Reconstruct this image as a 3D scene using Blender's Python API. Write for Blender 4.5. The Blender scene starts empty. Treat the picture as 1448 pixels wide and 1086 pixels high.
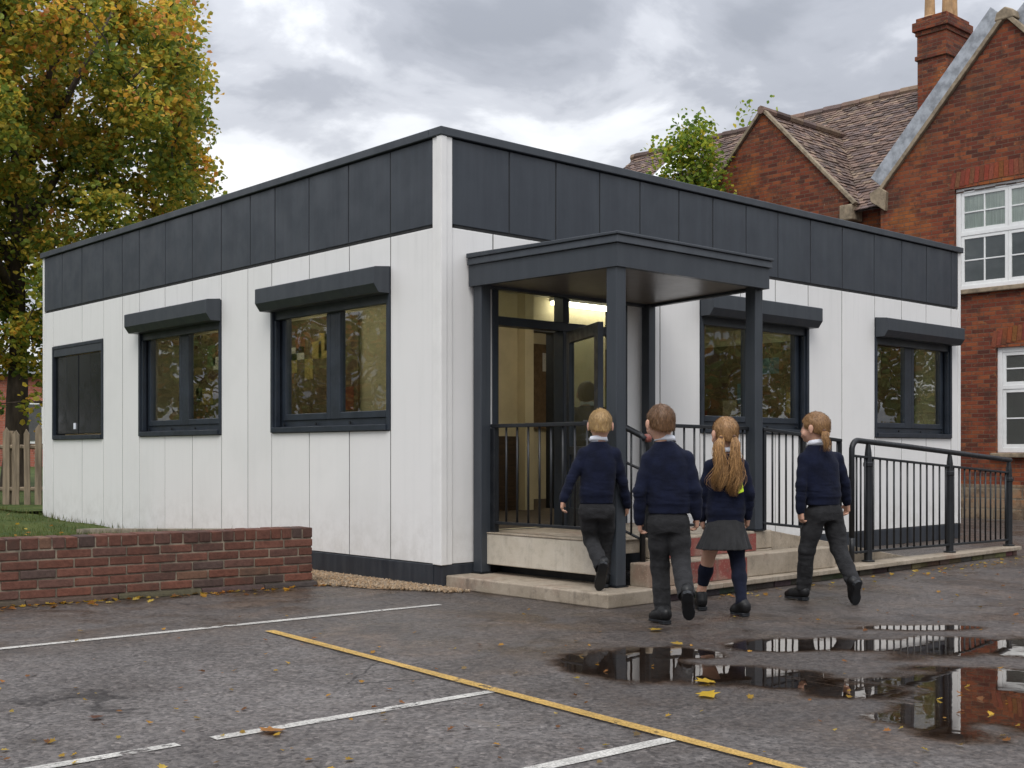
import bpy, bmesh, math, random
import numpy as np
from mathutils import Vector, Matrix, Euler
rnd = random.Random(7)
sc = bpy.context.scene
COL = sc.collection
PI = math.pi

# ------------------------------------------------------------------ camera basis (building axes: x along the entrance front, y along the side)
F = 1703.0
CX, CY, CZ = -5.584, -6.915, 1.0
_n = math.hypot(.740, .6726)
CC, SS = .740 / _n, .6726 / _n
def cam_pt(r, d, z=0.0):
    """point r metres to the right of the camera and d metres ahead of it"""
    return Vector((CX + r * CC + d * SS, CY - r * SS + d * CC, z))

# ------------------------------------------------------------------ mesh helper
class MB:
    def __init__(s):
        s.v = []; s.f = []; s.c = []
    def add(s, vs, fs, col=None):
        b = len(s.v)
        s.v += [tuple(v) for v in vs]
        for f in fs:
            s.f.append(tuple(i + b for i in f)); s.c.append(col)
    def box(s, a, b, col=None):
        x0, y0, z0 = [min(a[i], b[i]) for i in range(3)]
        x1, y1, z1 = [max(a[i], b[i]) for i in range(3)]
        s.add([(x0,y0,z0),(x1,y0,z0),(x1,y1,z0),(x0,y1,z0),(x0,y0,z1),(x1,y0,z1),(x1,y1,z1),(x0,y1,z1)],
              [(0,3,2,1),(4,5,6,7),(0,1,5,4),(1,2,6,5),(2,3,7,6),(3,0,4,7)], col)
    def hexa(s, p, col=None):
        """8 corners: bottom ring of four then top ring of four"""
        s.add(p, [(0,3,2,1),(4,5,6,7),(0,1,5,4),(1,2,6,5),(2,3,7,6),(3,0,4,7)], col)
    def prism(s, poly, vec, col=None):
        """poly: planar list of points, extruded by vec"""
        n = len(poly); vec = Vector(vec)
        vs = [Vector(p) for p in poly] + [Vector(p) + vec for p in poly]
        fs = [tuple(range(n))[::-1], tuple(range(n, 2 * n))]
        fs += [(i, (i + 1) % n, n + (i + 1) % n, n + i) for i in range(n)]
        s.add(vs, fs, col)
    def tube(s, pts, rad, seg=10, col=None, caps=True):
        pts = [Vector(p) for p in pts]
        n = len(pts)
        if not hasattr(rad, '__len__'): rad = [rad] * n
        vs = []; ref = None
        for i, p in enumerate(pts):
            t = (pts[min(i + 1, n - 1)] - pts[max(i - 1, 0)]).normalized()
            if ref is None:
                ref = t.orthogonal().normalized()
            ref = (ref - t * ref.dot(t))
            ref = ref.normalized() if ref.length > 1e-6 else t.orthogonal().normalized()
            bi = t.cross(ref)
            for k in range(seg):
                a = 2 * PI * k / seg
                vs.append(p + (ref * math.cos(a) + bi * math.sin(a)) * rad[i])
        fs = []
        for i in range(n - 1):
            for k in range(seg):
                k2 = (k + 1) % seg
                fs.append((i * seg + k, i * seg + k2, (i + 1) * seg + k2, (i + 1) * seg + k))
        if caps:
            fs.append(tuple(range(seg))[::-1]); fs.append(tuple((n - 1) * seg + k for k in range(seg)))
        s.add(vs, fs, col)
    def lathe(s, prof, centre, seg=16, col=None):
        vs = []; fs = []; n = len(prof)
        for r, z in prof:
            for k in range(seg):
                a = 2 * PI * k / seg
                vs.append((centre[0] + r * math.cos(a), centre[1] + r * math.sin(a), centre[2] + z))
        for i in range(n - 1):
            for k in range(seg):
                k2 = (k + 1) % seg
                fs.append((i * seg + k, i * seg + k2, (i + 1) * seg + k2, (i + 1) * seg + k))
        fs.append(tuple(range(seg))[::-1]); fs.append(tuple((n - 1) * seg + k for k in range(seg)))
        s.add(vs, fs, col)
    def build(s, name, m, parent=None, smooth=False, bevel=0.0, loc=None):
        me = bpy.data.meshes.new(name)
        me.from_pydata(s.v, [], s.f); me.update()
        if any(c is not None for c in s.c):
            at = me.color_attributes.new('tint', 'FLOAT_COLOR', 'CORNER')
            buf = []
            for f, c in zip(s.f, s.c):
                c = c if c is not None else (1, 1, 1)
                buf += [c[0], c[1], c[2], 1.0] * len(f)
            at.data.foreach_set('color', buf)
        if m is not None: me.materials.append(m)
        if smooth: me.polygons.foreach_set('use_smooth', [True] * len(me.polygons))
        o = bpy.data.objects.new(name, me); COL.objects.link(o)
        if parent is not None: o.parent = parent
        if loc is not None: o.location = loc
        if bevel > 0:
            b = o.modifiers.new('Bevel', 'BEVEL'); b.width = bevel; b.segments = 2
            b.limit_method = 'ANGLE'; b.angle_limit = math.radians(40)
        return o

def tag(o, label=None, cat=None, group=None, kind=None):
    if label: o['label'] = label
    if cat: o['category'] = cat
    if group: o['group'] = group
    if kind: o['kind'] = kind
    return o
def empty(name, loc=(0, 0, 0), rz=0.0):
    o = bpy.data.objects.new(name, None); COL.objects.link(o)
    o.location = loc; o.rotation_euler = (0, 0, rz); o.empty_display_size = .2
    return o
def copy_tree(o, parent=None):
    c = o.copy(); COL.objects.link(c); c.parent = parent
    for ch in list(o.children): copy_tree(ch, c)
    return c

# ------------------------------------------------------------------ value noise on numpy points
def _hash3(i, j, k, seed):
    h = (i * 374761393 + j * 668265263 + k * 2147483647 + seed * 144665) & 0xffffffff
    h = ((h ^ (h >> 13)) * 1274126177) & 0xffffffff
    h = h ^ (h >> 16)
    return (h & 0xffff) / 65535.0
def vnoise(P, scale, seed=0):
    P = np.asarray(P, dtype=np.float64) * scale
    I = np.floor(P).astype(np.int64); f = P - I
    f = f * f * (3 - 2 * f)
    out = np.zeros(len(P))
    for dx in (0, 1):
        for dy in (0, 1):
            for dz in (0, 1):
                w = (f[:,0] if dx else 1 - f[:,0]) * (f[:,1] if dy else 1 - f[:,1]) * (f[:,2] if dz else 1 - f[:,2])
                out += w * _hash3(I[:,0] + dx, I[:,1] + dy, I[:,2] + dz, seed)
    return out * 2 - 1
def fnoise(P, scale, seed=0, oct=3):
    o = 0; a = 1; t = 0
    for i in range(oct):
        o = o + vnoise(P, scale * 2 ** i, seed + i) * a; t += a; a *= .5
    return o / t
# ------------------------------------------------------------------ node helper
class N:
    def __init__(s, name):
        s.m = bpy.data.materials.new(name); s.m.use_nodes = True
        s.t = s.m.node_tree; s.t.nodes.clear()
        s.out = s.n('ShaderNodeOutputMaterial')
    def n(s, typ, **kw):
        nd = s.t.nodes.new(typ)
        for k, v in kw.items(): setattr(nd, k, v)
        return nd
    def link(s, a, b): s.t.links.new(a, b)
    def put(s, sock, val):
        if hasattr(val, 'is_output') or isinstance(val, bpy.types.NodeSocket): s.link(val, sock)
        else: sock.default_value = val
    def pos(s):
        return s.n('ShaderNodeTexCoord').outputs['Object']
    def geo(s): return s.n('ShaderNodeNewGeometry')
    def math(s, op, a, b=None, c=None):
        nd = s.n('ShaderNodeMath', operation=op)
        if c is not None: s.put(nd.inputs[2], c)
        s.put(nd.inputs[0], a)
        if b is not None: s.put(nd.inputs[1], b)
        return nd.outputs[0]
    def mapr(s, v, a, b, c=0.0, d=1.0, smooth=True):
        nd = s.n('ShaderNodeMapRange'); nd.interpolation_type = 'SMOOTHSTEP' if smooth else 'LINEAR'
        s.put(nd.inputs[0], v)
        for i, x in enumerate((a, b, c, d)): s.put(nd.inputs[1 + i], x)
        return nd.outputs[0]
    def scalev(s, v, sc_):
        nd = s.n('ShaderNodeVectorMath', operation='MULTIPLY'); s.put(nd.inputs[0], v); nd.inputs[1].default_value = sc_
        return nd.outputs[0]
    def noise(s, v, scale, detail=4, rough=.55, dist=0.0, col=False):
        nd = s.n('ShaderNodeTexNoise'); s.put(nd.inputs['Vector'], v)
        nd.inputs['Scale'].default_value = scale; nd.inputs['Detail'].default_value = detail
        nd.inputs['Roughness'].default_value = rough; nd.inputs['Distortion'].default_value = dist
        return nd.outputs['Color' if col else 'Fac']
    def voro(s, v, scale, feature='F1', out='Distance', rand=1.0):
        nd = s.n('ShaderNodeTexVoronoi', feature=feature); s.put(nd.inputs['Vector'], v)
        nd.inputs['Scale'].default_value = scale; nd.inputs['Randomness'].default_value = rand
        return nd.outputs[out]
    def mix(s, f, a, b, blend='MIX'):
        nd = s.n('ShaderNodeMix', data_type='RGBA', blend_type=blend)
        s.put(nd.inputs[0], f)
        for sk, v in ((nd.inputs[6], a), (nd.inputs[7], b)):
            if isinstance(v, (tuple, list)): sk.default_value = (v[0], v[1], v[2], 1)
            else: s.link(v, sk)
        return nd.outputs[2]
    def ramp(s, f, stops, interp='LINEAR'):
        nd = s.n('ShaderNodeValToRGB'); s.put(nd.inputs[0], f); cr = nd.color_ramp; cr.interpolation = interp
        while len(cr.elements) < len(stops): cr.elements.new(.5)
        for e, (p, c) in zip(cr.elements, stops):
            e.position = p; e.color = (c[0], c[1], c[2], 1)
        return nd.outputs[0]
    def attr(s, name='tint'):
        return s.n('ShaderNodeAttribute', attribute_name=name)
    def bump(s, h, strength=.3, dist=.01, normal=None):
        nd = s.n('ShaderNodeBump'); s.put(nd.inputs['Height'], h)
        nd.inputs['Strength'].default_value = strength; nd.inputs['Distance'].default_value = dist
        if normal is not None: s.link(normal, nd.inputs['Normal'])
        return nd.outputs[0]
    def bsdf(s, base, rough=.6, spec=.5, metal=0.0, normal=None, sheen=0.0, sss=0.0, coat=0.0):
        nd = s.n('ShaderNodeBsdfPrincipled')
        if isinstance(base, (tuple, list)): nd.inputs['Base Color'].default_value = (base[0], base[1], base[2], 1)
        else: s.link(base, nd.inputs['Base Color'])
        s.put(nd.inputs['Roughness'], rough); s.put(nd.inputs['Specular IOR Level'], spec)
        s.put(nd.inputs['Metallic'], metal)
        if normal is not None: s.link(normal, nd.inputs['Normal'])
        if sheen: nd.inputs['Sheen Weight'].default_value = sheen
        if coat: nd.inputs['Coat Weight'].default_value = coat
        if sss:
            nd.inputs['Subsurface Weight'].default_value = sss
            nd.inputs['Subsurface Radius'].default_value = (.01, .004, .002)
        return nd.outputs[0]
    def done(s, sh):
        s.link(sh, s.out.inputs['Surface']); return s.m

def rgb(r, g, b):
    f = lambda c: (c / 255 / 12.92) if c / 255 <= .04045 else ((c / 255 + .055) / 1.055) ** 2.4
    return (f(r), f(g), f(b))
def plain(name, base, rough=.6, var=.12, scale=6.0, bump=0.0, bscale=200.0, spec=.5, sheen=0.0, rvar=.1, stretch=(1,1,1), coat=0.0):
    n = N(name); p = n.scalev(n.pos(), stretch)
    f = n.noise(p, scale, 5, .6)
    dk = tuple(c * (1 - var) for c in base); lt = tuple(min(1, c * (1 + var)) for c in base)
    colr = n.mix(n.mapr(f, .3, .7), dk, lt)
    r = n.mapr(n.noise(p, scale * 2.3, 3), .3, .7, rough - rvar, rough + rvar)
    nm = n.bump(n.noise(n.pos(), bscale, 3), bump, .004) if bump else None
    return n.done(n.bsdf(colr, r, spec, 0, nm, sheen, 0, coat))

M = {}
# white composite wall panels: faint vertical rain streaks and grime towards the foot
def white_panel():
    n = N('white_wall_panel'); p = n.pos()
    st = n.noise(n.scalev(p, (9, 9, .55)), 1.6, 5, .6)
    bl = n.noise(p, 1.3, 4, .6)
    sep = n.n('ShaderNodeSeparateXYZ'); n.link(p, sep.inputs[0])
    foot = n.mapr(sep.outputs[2], .15, .75, 1, 0)
    c = n.mix(n.mapr(st, .45, .8), (.765, .755, .735), (.738, .73, .71))
    c = n.mix(n.math('MULTIPLY', n.mapr(bl, .45, .7), .4), c, (.68, .675, .655))
    g = n.math('MULTIPLY', foot, n.mapr(n.noise(p, 7, 5, .7), .35, .7))
    c = n.mix(n.math('MULTIPLY', g, .38), c, (.46, .44, .40))
    tp = n.math('MULTIPLY', n.mapr(sep.outputs[2], 1.9, 2.68, 0, 1), n.mapr(n.noise(n.scalev(p, (14, 14, .8)), 1.0, 4, .65), .5, .72))
    c = n.mix(n.math('MULTIPLY', tp, .2), c, (.50, .49, .47))
    c = n.mix(1.0, c, n.attr('tint').outputs['Color'], 'MULTIPLY')
    nm = n.bump(n.noise(p, 2.2, 2), .15, .02)
    return n.done(n.bsdf(c, .5, .4, 0, nm))
M['whitecorner'] = plain('white_corner_trim', (.76, .75, .73), .5, .04, 3)
M['white'] = white_panel()
def dark_panel(name, a, b, rough=.38, tint=False):
    n = N(name); p = n.pos()
    st = n.noise(n.scalev(p, (7, 7, .5)), 1.8, 5, .6)
    c = n.mix(n.mapr(st, .35, .7), a, b)
    c = n.mix(n.math('MULTIPLY', n.mapr(n.noise(p, 26, 6, .75), .6, .8), .12), c, (.11, .11, .11))
    if tint: c = n.mix(1.0, c, n.attr('tint').outputs['Color'], 'MULTIPLY')
    r = n.mapr(n.noise(p, 3.5, 5), .3, .7, rough - .08, rough + .14)
    nm = n.bump(n.noise(p, 1.7, 2), .12, .03)
    return n.done(n.bsdf(c, r, .5, 0, nm))
M['frieze'] = dark_panel('slate_blue_fascia_panel', (.026, .032, .042), (.034, .042, .053), .42, True)
M['trim'] = dark_panel('anthracite_trim', (.031, .037, .046), (.039, .046, .055), .42)
M['frame'] = plain('dark_navy_window_frame', (.018, .024, .034), .4, .2, 5)
M['rail'] = plain('black_powder_coat', (.006, .0075, .010), .5, .25, 8, .05, 160)
M['blackpanel'] = plain('gloss_black_panel', (.004, .005, .0055), .2, .3, 3, rvar=.08)
M['backing'] = plain('dark_backing', (.02, .02, .02), .9)
M['soffit'] = plain('grey_soffit', (.17, .15, .13), .3, .06, 4, rvar=.02)
M['plinth'] = dark_panel('dark_plinth', (.016, .020, .028), (.032, .037, .045), .5)
M['cream'] = plain('cream_interior', rgb(196, 186, 156), .8, .10, 2.5)
M['ceil'] = plain('ceiling_tile', (.62, .60, .52), .8, .05)
M['carpet'] = plain('brown_carpet', (.05, .035, .022), .95)
M['darkwood'] = plain('dark_wood', (.045, .025, .014), .55, .3, 5, stretch=(1, 1, 8))

def glass(name='window_glass', gain=1.9, base=.06):
    n = N(name)
    tr = n.n('ShaderNodeBsdfTransparent'); tr.inputs[0].default_value = (.84, .87, .84, 1)
    gl = n.n('ShaderNodeBsdfGlossy'); gl.inputs['Roughness'].default_value = .012; gl.inputs[0].default_value = (.92, .95, .96, 1)
    nm = n.bump(n.noise(n.pos(), 1.6, 2), .05, .05); n.link(nm, gl.inputs['Normal'])
    fr = n.n('ShaderNodeFresnel'); fr.inputs[0].default_value = 1.5
    f = n.math('MULTIPLY', n.math('MULTIPLY_ADD', fr.outputs[0], gain, base), n.math('SUBTRACT', 1.0, n.geo().outputs['Backfacing']))
    mx = n.n('ShaderNodeMixShader'); n.link(n.math('MINIMUM', f, .9), mx.inputs[0]); n.link(tr.outputs[0], mx.inputs[1]); n.link(gl.outputs[0], mx.inputs[2])
    return n.done(mx.outputs[0])
M['glass'] = glass(); M['doorglass'] = glass('door_glass', .45, .02)
M['cork'] = plain('cork_board', (.13, .085, .045), .9, .2, 12)
def emis(name, c, s):
    n = N(name); e = n.n('ShaderNodeEmission'); e.inputs[0].default_value = (*c, 1); e.inputs[1].default_value = s
    return n.done(e.outputs[0])
M['tube'] = emis('lit_strip_light', (1, .90, .72), 12)

def concrete(name, a, b, stain=(.30, .12, .09), st=.35, grime=1.0):
    n = N(name); p = n.pos()
    c = n.mix(n.mapr(n.noise(p, 3, 6, .65), .3, .7), a, b)
    c = n.mix(n.math('MULTIPLY', n.mapr(n.noise(p, 1.7, 4, .6), .55, .72), st), c, stain)
    c = n.mix(n.math('MULTIPLY', n.mapr(n.noise(p, 11, 6, .7), .5, .7), .6 * grime), c, (.13, .105, .08))
    c = n.mix(n.math('MULTIPLY', n.mapr(n.noise(n.scalev(p, (9, 9, .8)), 1.6, 4, .65), .52, .7), .45 * grime), c, (.14, .115, .09))
    sp = n.noise(p, 90, 3)
    c = n.mix(n.math('MULTIPLY', n.mapr(sp, .55, .7), .25), c, (.55, .5, .42))
    nm = n.bump(n.noise(p, 60, 5, .7), .35, .006)
    r = n.mapr(n.noise(p, 2.0, 3), .3, .7, .45, .8)
    return n.done(n.bsdf(c, r, .4, 0, nm))
M['conc'] = concrete('weathered_concrete', (.25, .205, .15), (.37, .31, .24), (.20, .105, .07), .6)
M['concpanel'] = concrete('cast_concrete_panel', (.44, .39, .31), (.53, .48, .40), (.32, .25, .17), .35, .4)
M['redpaint'] = concrete('worn_red_paint', (.17, .032, .028), (.25, .065, .05), (.30, .24, .18), .8)

# wet asphalt
def asphalt():
    n = N('wet_asphalt'); p = n.pos()
    sep = n.n('ShaderNodeSeparateXYZ'); n.link(p, sep.inputs[0])
    big = n.noise(p, .9, 5, .6)
    med = n.noise(p, 3.1, 6, .65, .4)
    agg = n.voro(p, 68)
    aggc = n.voro(p, 68, out='Color')
    fine = n.noise(p, 220, 3, .7)
    # dampness rises to the right of the yellow line and along the foot of the steps
    dx = n.math('ADD', sep.outputs[0], n.math('MULTIPLY', n.math('SUBTRACT', med, .5), 2.2))
    damp = n.mapr(dx, -2.7, -1.3)
    near = n.mapr(n.math('ADD', sep.outputs[1], n.math('MULTIPLY', n.math('SUBTRACT', big, .5), 1.6)), -1.5, -.55)
    left = n.mapr(sep.outputs[0], -3.6, -2.2)
    damp = n.math('MAXIMUM', damp, n.math('MULTIPLY', near, n.math('MULTIPLY_ADD', left, .2, .75)))
    patchy = n.mapr(n.noise(p, 1.7, 6, .62, .6), .42, .62)
    damp = n.math('MULTIPLY', damp, n.math('MULTIPLY_ADD', patchy, .5, .5))
    stainp = n.mapr(n.noise(n.scalev(p, (1, 1, 1)), 1.25, 6, .65), .57, .68)
    dry = n.mix(n.mapr(big, .3, .7), (.105, .097, .094), (.152, .142, .138))
    dry = n.mix(n.math('MULTIPLY', n.mapr(med, .35, .65), .35), dry, (.070, .060, .056))
    wet = n.mix(n.mapr(med, .3, .7), (.026, .0185, .0145), (.080, .059, .045))
    wet = n.mix(n.math('MULTIPLY', n.mapr(n.noise(p, 1.4, 5, .65, .4), .52, .66), .6), wet, (.115, .078, .055))
    c = n.mix(damp, dry, wet)
    c = n.mix(n.math('MULTIPLY', stainp, .5), c, (.045, .04, .038))
    # dark damp ground in the hollow where the puddles lie, ragged at its edge
    ddx = n.math('MULTIPLY', n.math('ADD', sep.outputs[0], .75), .42); ddy = n.math('MULTIPLY', n.math('ADD', sep.outputs[1], 3.75), .62)
    dd = n.math('SQRT', n.math('ADD', n.math('MULTIPLY', ddx, ddx), n.math('MULTIPLY', ddy, ddy)))
    hol = n.mapr(n.math('ADD', dd, n.math('MULTIPLY', n.math('SUBTRACT', n.noise(p, 2.2, 6, .65, .5), .5), 1.5)), .35, .95, 1, 0)
    c = n.mix(n.math('MULTIPLY', hol, .42), c, (.028, .022, .019))
    fleck = n.noise(p, 26, 4, .7, .6)
    c = n.mix(1.0, c, n.ramp(fleck, [(.32, (.72, .71, .70)), (.5, (1, 1, 1)), (.68, (1.3, 1.28, 1.26))]), 'MULTIPLY')
    spk = n.ramp(aggc, [(0, (.50, .49, .50)), (.5, (.95, .94, .93)), (.85, (1.22, 1.19, 1.16)), (1, (1.75, 1.7, 1.65))])
    c = n.mix(1.0, c, spk, 'MULTIPLY')
    c = n.mix(n.math('MULTIPLY', n.mapr(fine, .55, .75), .3), c, (.03, .028, .028))
    # hair cracks
    ck = n.voro(n.mix(.08, p, n.noise(p, 4, 3, col=True)), .8, 'DISTANCE_TO_EDGE')
    ckm = n.math('MULTIPLY', n.mapr(ck, .0, .006, 1, 0), n.mapr(n.noise(p, 1.1, 2), .5, .6))
    c = n.mix(n.math('MULTIPLY', ckm, .7), c, (.02, .018, .018))
    dust = n.mapr(n.noise(p, 1.9, 6, .7, .8), .62, .78)
    c = n.mix(n.math('MULTIPLY', dust, .35), c, (.24, .19, .145))
    shn = n.mapr(n.noise(p, 2.4, 5, .6, .5), .38, .62)
    r = n.math('SUBTRACT', n.mapr(damp, 0, 1, .66, .42, False), n.math('MULTIPLY', n.math('MULTIPLY', damp, shn), .20))
    r = n.math('ADD', r, n.math('MULTIPLY', n.math('SUBTRACT', fine, .5), .3))
    h = n.math('ADD', n.math('MULTIPLY', agg, -1.0), n.math('MULTIPLY', fine, .5))
    b1 = n.bump(h, .75, .007)
    b2 = n.bump(n.noise(p, 14, 5, .65), .5, .02, b1)
    spc = n.math('MULTIPLY', n.mapr(damp, 0, 1, .10, .50, False), n.mapr(fleck, .35, .65, .6, 1.25))
    return n.done(n.bsdf(c, r, spc, 0, b2))
M['asphalt'] = asphalt()
def puddle():
    n = N('puddle_water'); p = n.pos()
    a = n.attr('depth').outputs['Fac']
    e = n.math('ADD', a, n.math('ADD', n.math('MULTIPLY', n.math('SUBTRACT', n.noise(p, 30, 5, .7), .5), .9), n.math('MULTIPLY', n.math('SUBTRACT', n.noise(p, 130, 3, .7), .5), .5)))
    msk = n.mapr(e, -.04, .30)
    deep = n.mapr(n.math('ADD', a, n.math('MULTIPLY', n.math('SUBTRACT', n.noise(p, 7, 5, .7), .5), .45)), -.30, .30)
    tr = n.n('ShaderNodeBsdfTransparent'); n.link(n.mix(deep, (1, 1, 1), (.60, .50, .42)), tr.inputs[0])
    gl = n.n('ShaderNodeBsdfGlossy'); gl.inputs['Roughness'].default_value = .012; gl.inputs[0].default_value = (1, .98, .95, 1)
    nm = n.bump(n.noise(p, 5, 2), .016, .02); n.link(nm, gl.inputs['Normal'])
    fr = n.n('ShaderNodeFresnel'); fr.inputs[0].default_value = 1.36
    f = n.math('MINIMUM', n.math('MULTIPLY', fr.outputs[0], 1.75), .92)
    mx = n.n('ShaderNodeMixShader'); n.link(n.math('MULTIPLY', f, msk), mx.inputs[0]); n.link(tr.outputs[0], mx.inputs[1]); n.link(gl.outputs[0], mx.inputs[2])
    return n.done(mx.outputs[0])
M['puddle'] = puddle()
def paint(name, c, wear=.5):
    n = N(name); p = n.pos()
    w = n.noise(p, 16, 6, .75); w2 = n.noise(p, 2.2, 4, .6)
    k = n.math('ADD', n.math('MULTIPLY', w, .6), n.math('MULTIPLY', w2, .4))
    msk = n.mapr(k, wear - .05, wear + .03, 1, 0)
    fine = n.mapr(n.voro(p, 95), .35, .6, 1, .7)
    col = n.mix(n.mapr(n.noise(p, 8, 5), .3, .7), tuple(x * .72 for x in c), c)
    sh = n.bsdf(col, .6, .4)
    tr = n.n('ShaderNodeBsdfTransparent')
    mx = n.n('ShaderNodeMixShader'); n.link(n.math('MULTIPLY', msk, fine), mx.inputs[0]); n.link(tr.outputs[0], mx.inputs[1]); n.link(sh, mx.inputs[2])
    return n.done(mx.outputs[0])
M['whiteline'] = paint('worn_white_paint', (.54, .52, .48), .57)
M['yellowline'] = paint('worn_yellow_paint', (.50, .31, .075), .60)

def tinted(name, rough=.8, var=.25, scale=20, bump=.4, bdist=.006, bscale=70, spec=.3, trans=0.0, dirt=None):
    n = N(name); p = n.pos()
    a = n.attr('tint').outputs['Color']
    f = n.noise(p, scale, 5, .7)
    c = n.mix(1.0, a, n.ramp(f, [(.3, (1 - var,) * 3), (.7, (1 + var,) * 3)]), 'MULTIPLY')
    if dirt: c = n.mix(n.math('MULTIPLY', n.mapr(n.noise(p, 2.3, 5, .65), .5, .7), dirt[1]), c, dirt[0])
    nm = n.bump(n.noise(p, bscale, 4, .7), bump, bdist) if bump else None
    sh = n.bsdf(c, rough, spec, 0, nm)
    if trans:
        tl = n.n('ShaderNodeBsdfTranslucent'); n.link(c, tl.inputs[0])
        mx = n.n('ShaderNodeMixShader'); mx.inputs[0].default_value = trans; n.link(sh, mx.inputs[1]); n.link(tl.outputs[0], mx.inputs[2])
        sh = mx.outputs[0]
    return n.done(sh)
M['brickgeo'] = tinted('garden_wall_brick', .85, .3, 30, .6, .008, 60, dirt=((.045, .035, .028), .55))
M['leafs'] = tinted('autumn_leaf', .55, .15, 6, 0, trans=.48)
M['tiles'] = tinted('clay_roof_tile', .8, .3, 9, .4, .01, 40, dirt=((.10, .085, .06), .4))
M['blade'] = tinted('grass_blade', .6, .15, 6, 0, trans=.3)
M['pebble'] = tinted('gravel_stone', .8, .2, 40, .2, .003, 120)

# walling brick for the old school: brick pattern in the plane of each wall
def walling(name, cols, mortar, sc_=1.0, soot=.4):
    n = N(name); p = n.pos(); g = n.geo()
    sp = n.n('ShaderNodeSeparateXYZ'); n.link(p, sp.inputs[0])
    sn = n.n('ShaderNodeSeparateXYZ'); n.link(g.outputs['Normal'], sn.inputs[0])
    fx = n.math('GREATER_THAN', n.math('ABSOLUTE', sn.outputs[0]), .6)
    u = n.math('ADD', n.math('MULTIPLY', fx, sp.outputs[1]), n.math('MULTIPLY', n.math('SUBTRACT', 1.0, fx), sp.outputs[0]))
    cb = n.n('ShaderNodeCombineXYZ'); n.link(u, cb.inputs[0]); n.link(sp.outputs[2], cb.inputs[1])
    br = n.n('ShaderNodeTexBrick'); n.link(cb.outputs[0], br.inputs['Vector'])
    br.inputs['Scale'].default_value = 1.0 / sc_
    br.inputs['Brick Width'].default_value = .23; br.inputs['Row Height'].default_value = .078
    br.inputs['Mortar Size'].default_value = .0075; br.inputs['Mortar Smooth'].default_value = .3; br.inputs['Bias'].default_value = 0
    br.inputs['Color1'].default_value = (0, 0, 0, 1); br.inputs['Color2'].default_value = (1, 1, 1, 1); br.inputs['Mortar'].default_value = (.5, .5, .5, 1)
    br.offset = .5
    jit = n.noise(cb.outputs[0], 1.5, 4, .6)
    fac = n.math('ADD', n.math('MULTIPLY', br.outputs['Color'], .62), n.math('MULTIPLY', jit, .4))
    c = n.ramp(fac, cols)
    c = n.mix(n.math('MULTIPLY', n.mapr(n.noise(p, 1.1, 5, .65), .52, .72), .6), c, (.40, .135, .03))
    c = n.mix(n.math('MULTIPLY', n.mapr(n.noise(p, .7, 5, .65), .5, .7), soot), c, (.05, .03, .025))
    c = n.mix(br.outputs['Fac'], c, mortar)
    c = n.mix(n.math('MULTIPLY', n.mapr(n.noise(p, 4.5, 6, .75), .5, .62), .55), c, (.055, .030, .022))
    c = n.mix(n.math('MULTIPLY', n.mapr(n.noise(n.scalev(p, (1, 1, 2.5)), 6.5, 5, .7, .5), .60, .68), .45), c, (.36, .17, .06))
    c = n.mix(n.math('MULTIPLY', n.mapr(n.noise(p, 17, 5, .75), .62, .70), .6), c, (.33, .26, .20))
    h = n.math('ADD', n.math('MULTIPLY', br.outputs['Fac'], -1.0), n.math('MULTIPLY', n.noise(p, 35, 4), .6))
    return n.done(n.bsdf(c, .85, .25, 0, n.bump(h, .7, .012)))
M['schoolbrick'] = walling('old_red_brick', [(0, (.035, .017, .014)), (.28, (.105, .028, .017)), (.5, (.175, .042, .022)), (.72, (.25, .072, .028)), (.88, (.12, .04, .026)), (1, (.27, .15, .08))], (.125, .085, .06), .82, .55)
M['pinkbrick'] = walling('pale_red_brick', [(0, (.30, .09, .06)), (1, (.38, .13, .09))], (.3, .2, .16))
M['whitepaint'] = plain('white_gloss_paint', (.76, .77, .76), .35, .05)
M['lead'] = plain('lead_flashing', (.30, .32, .35), .45, .35, 7, .3, 30)
M['stone'] = plain('weathered_stone', (.24, .19, .13), .9, .35, 9, .5, 40)
M['pot'] = plain('buff_chimney_pot', (.42, .26, .13), .8, .25, 6)
M['bark'] = plain('bark', (.055, .040, .028), .95, .45, 9, .9, 40, stretch=(1, 1, .25))
M['wood'] = plain('weathered_paling', (.20, .155, .105), .9, .4, 10, .6, 60, stretch=(2, 2, .2))
M['curtain'] = plain('net_curtain', (.42, .44, .42), .9, .2, 9, stretch=(6, 6, .3))
M['blackin'] = plain('painted_unlit_room', (.075, .075, .075), .9)  # flat dark colour painted for the gloom of unlit rooms behind glass
def lawn():
    n = N('lawn_ground'); p = n.pos()
    c = n.mix(n.mapr(n.noise(p, 3, 6, .7), .3, .7), (.035, .060, .014), (.085, .105, .028))
    c = n.mix(n.math('MULTIPLY', n.mapr(n.noise(p, 7, 5, .7), .55, .7), .5), c, (.11, .075, .03))
    return n.done(n.bsdf(c, .9, .2, 0, n.bump(n.noise(p, 80, 4), .8, .02)))
M['lawn'] = lawn()
M['gravelbed'] = plain('gravel_bed', (.23, .155, .09), .95, .4, 40, .8, 60)

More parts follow.
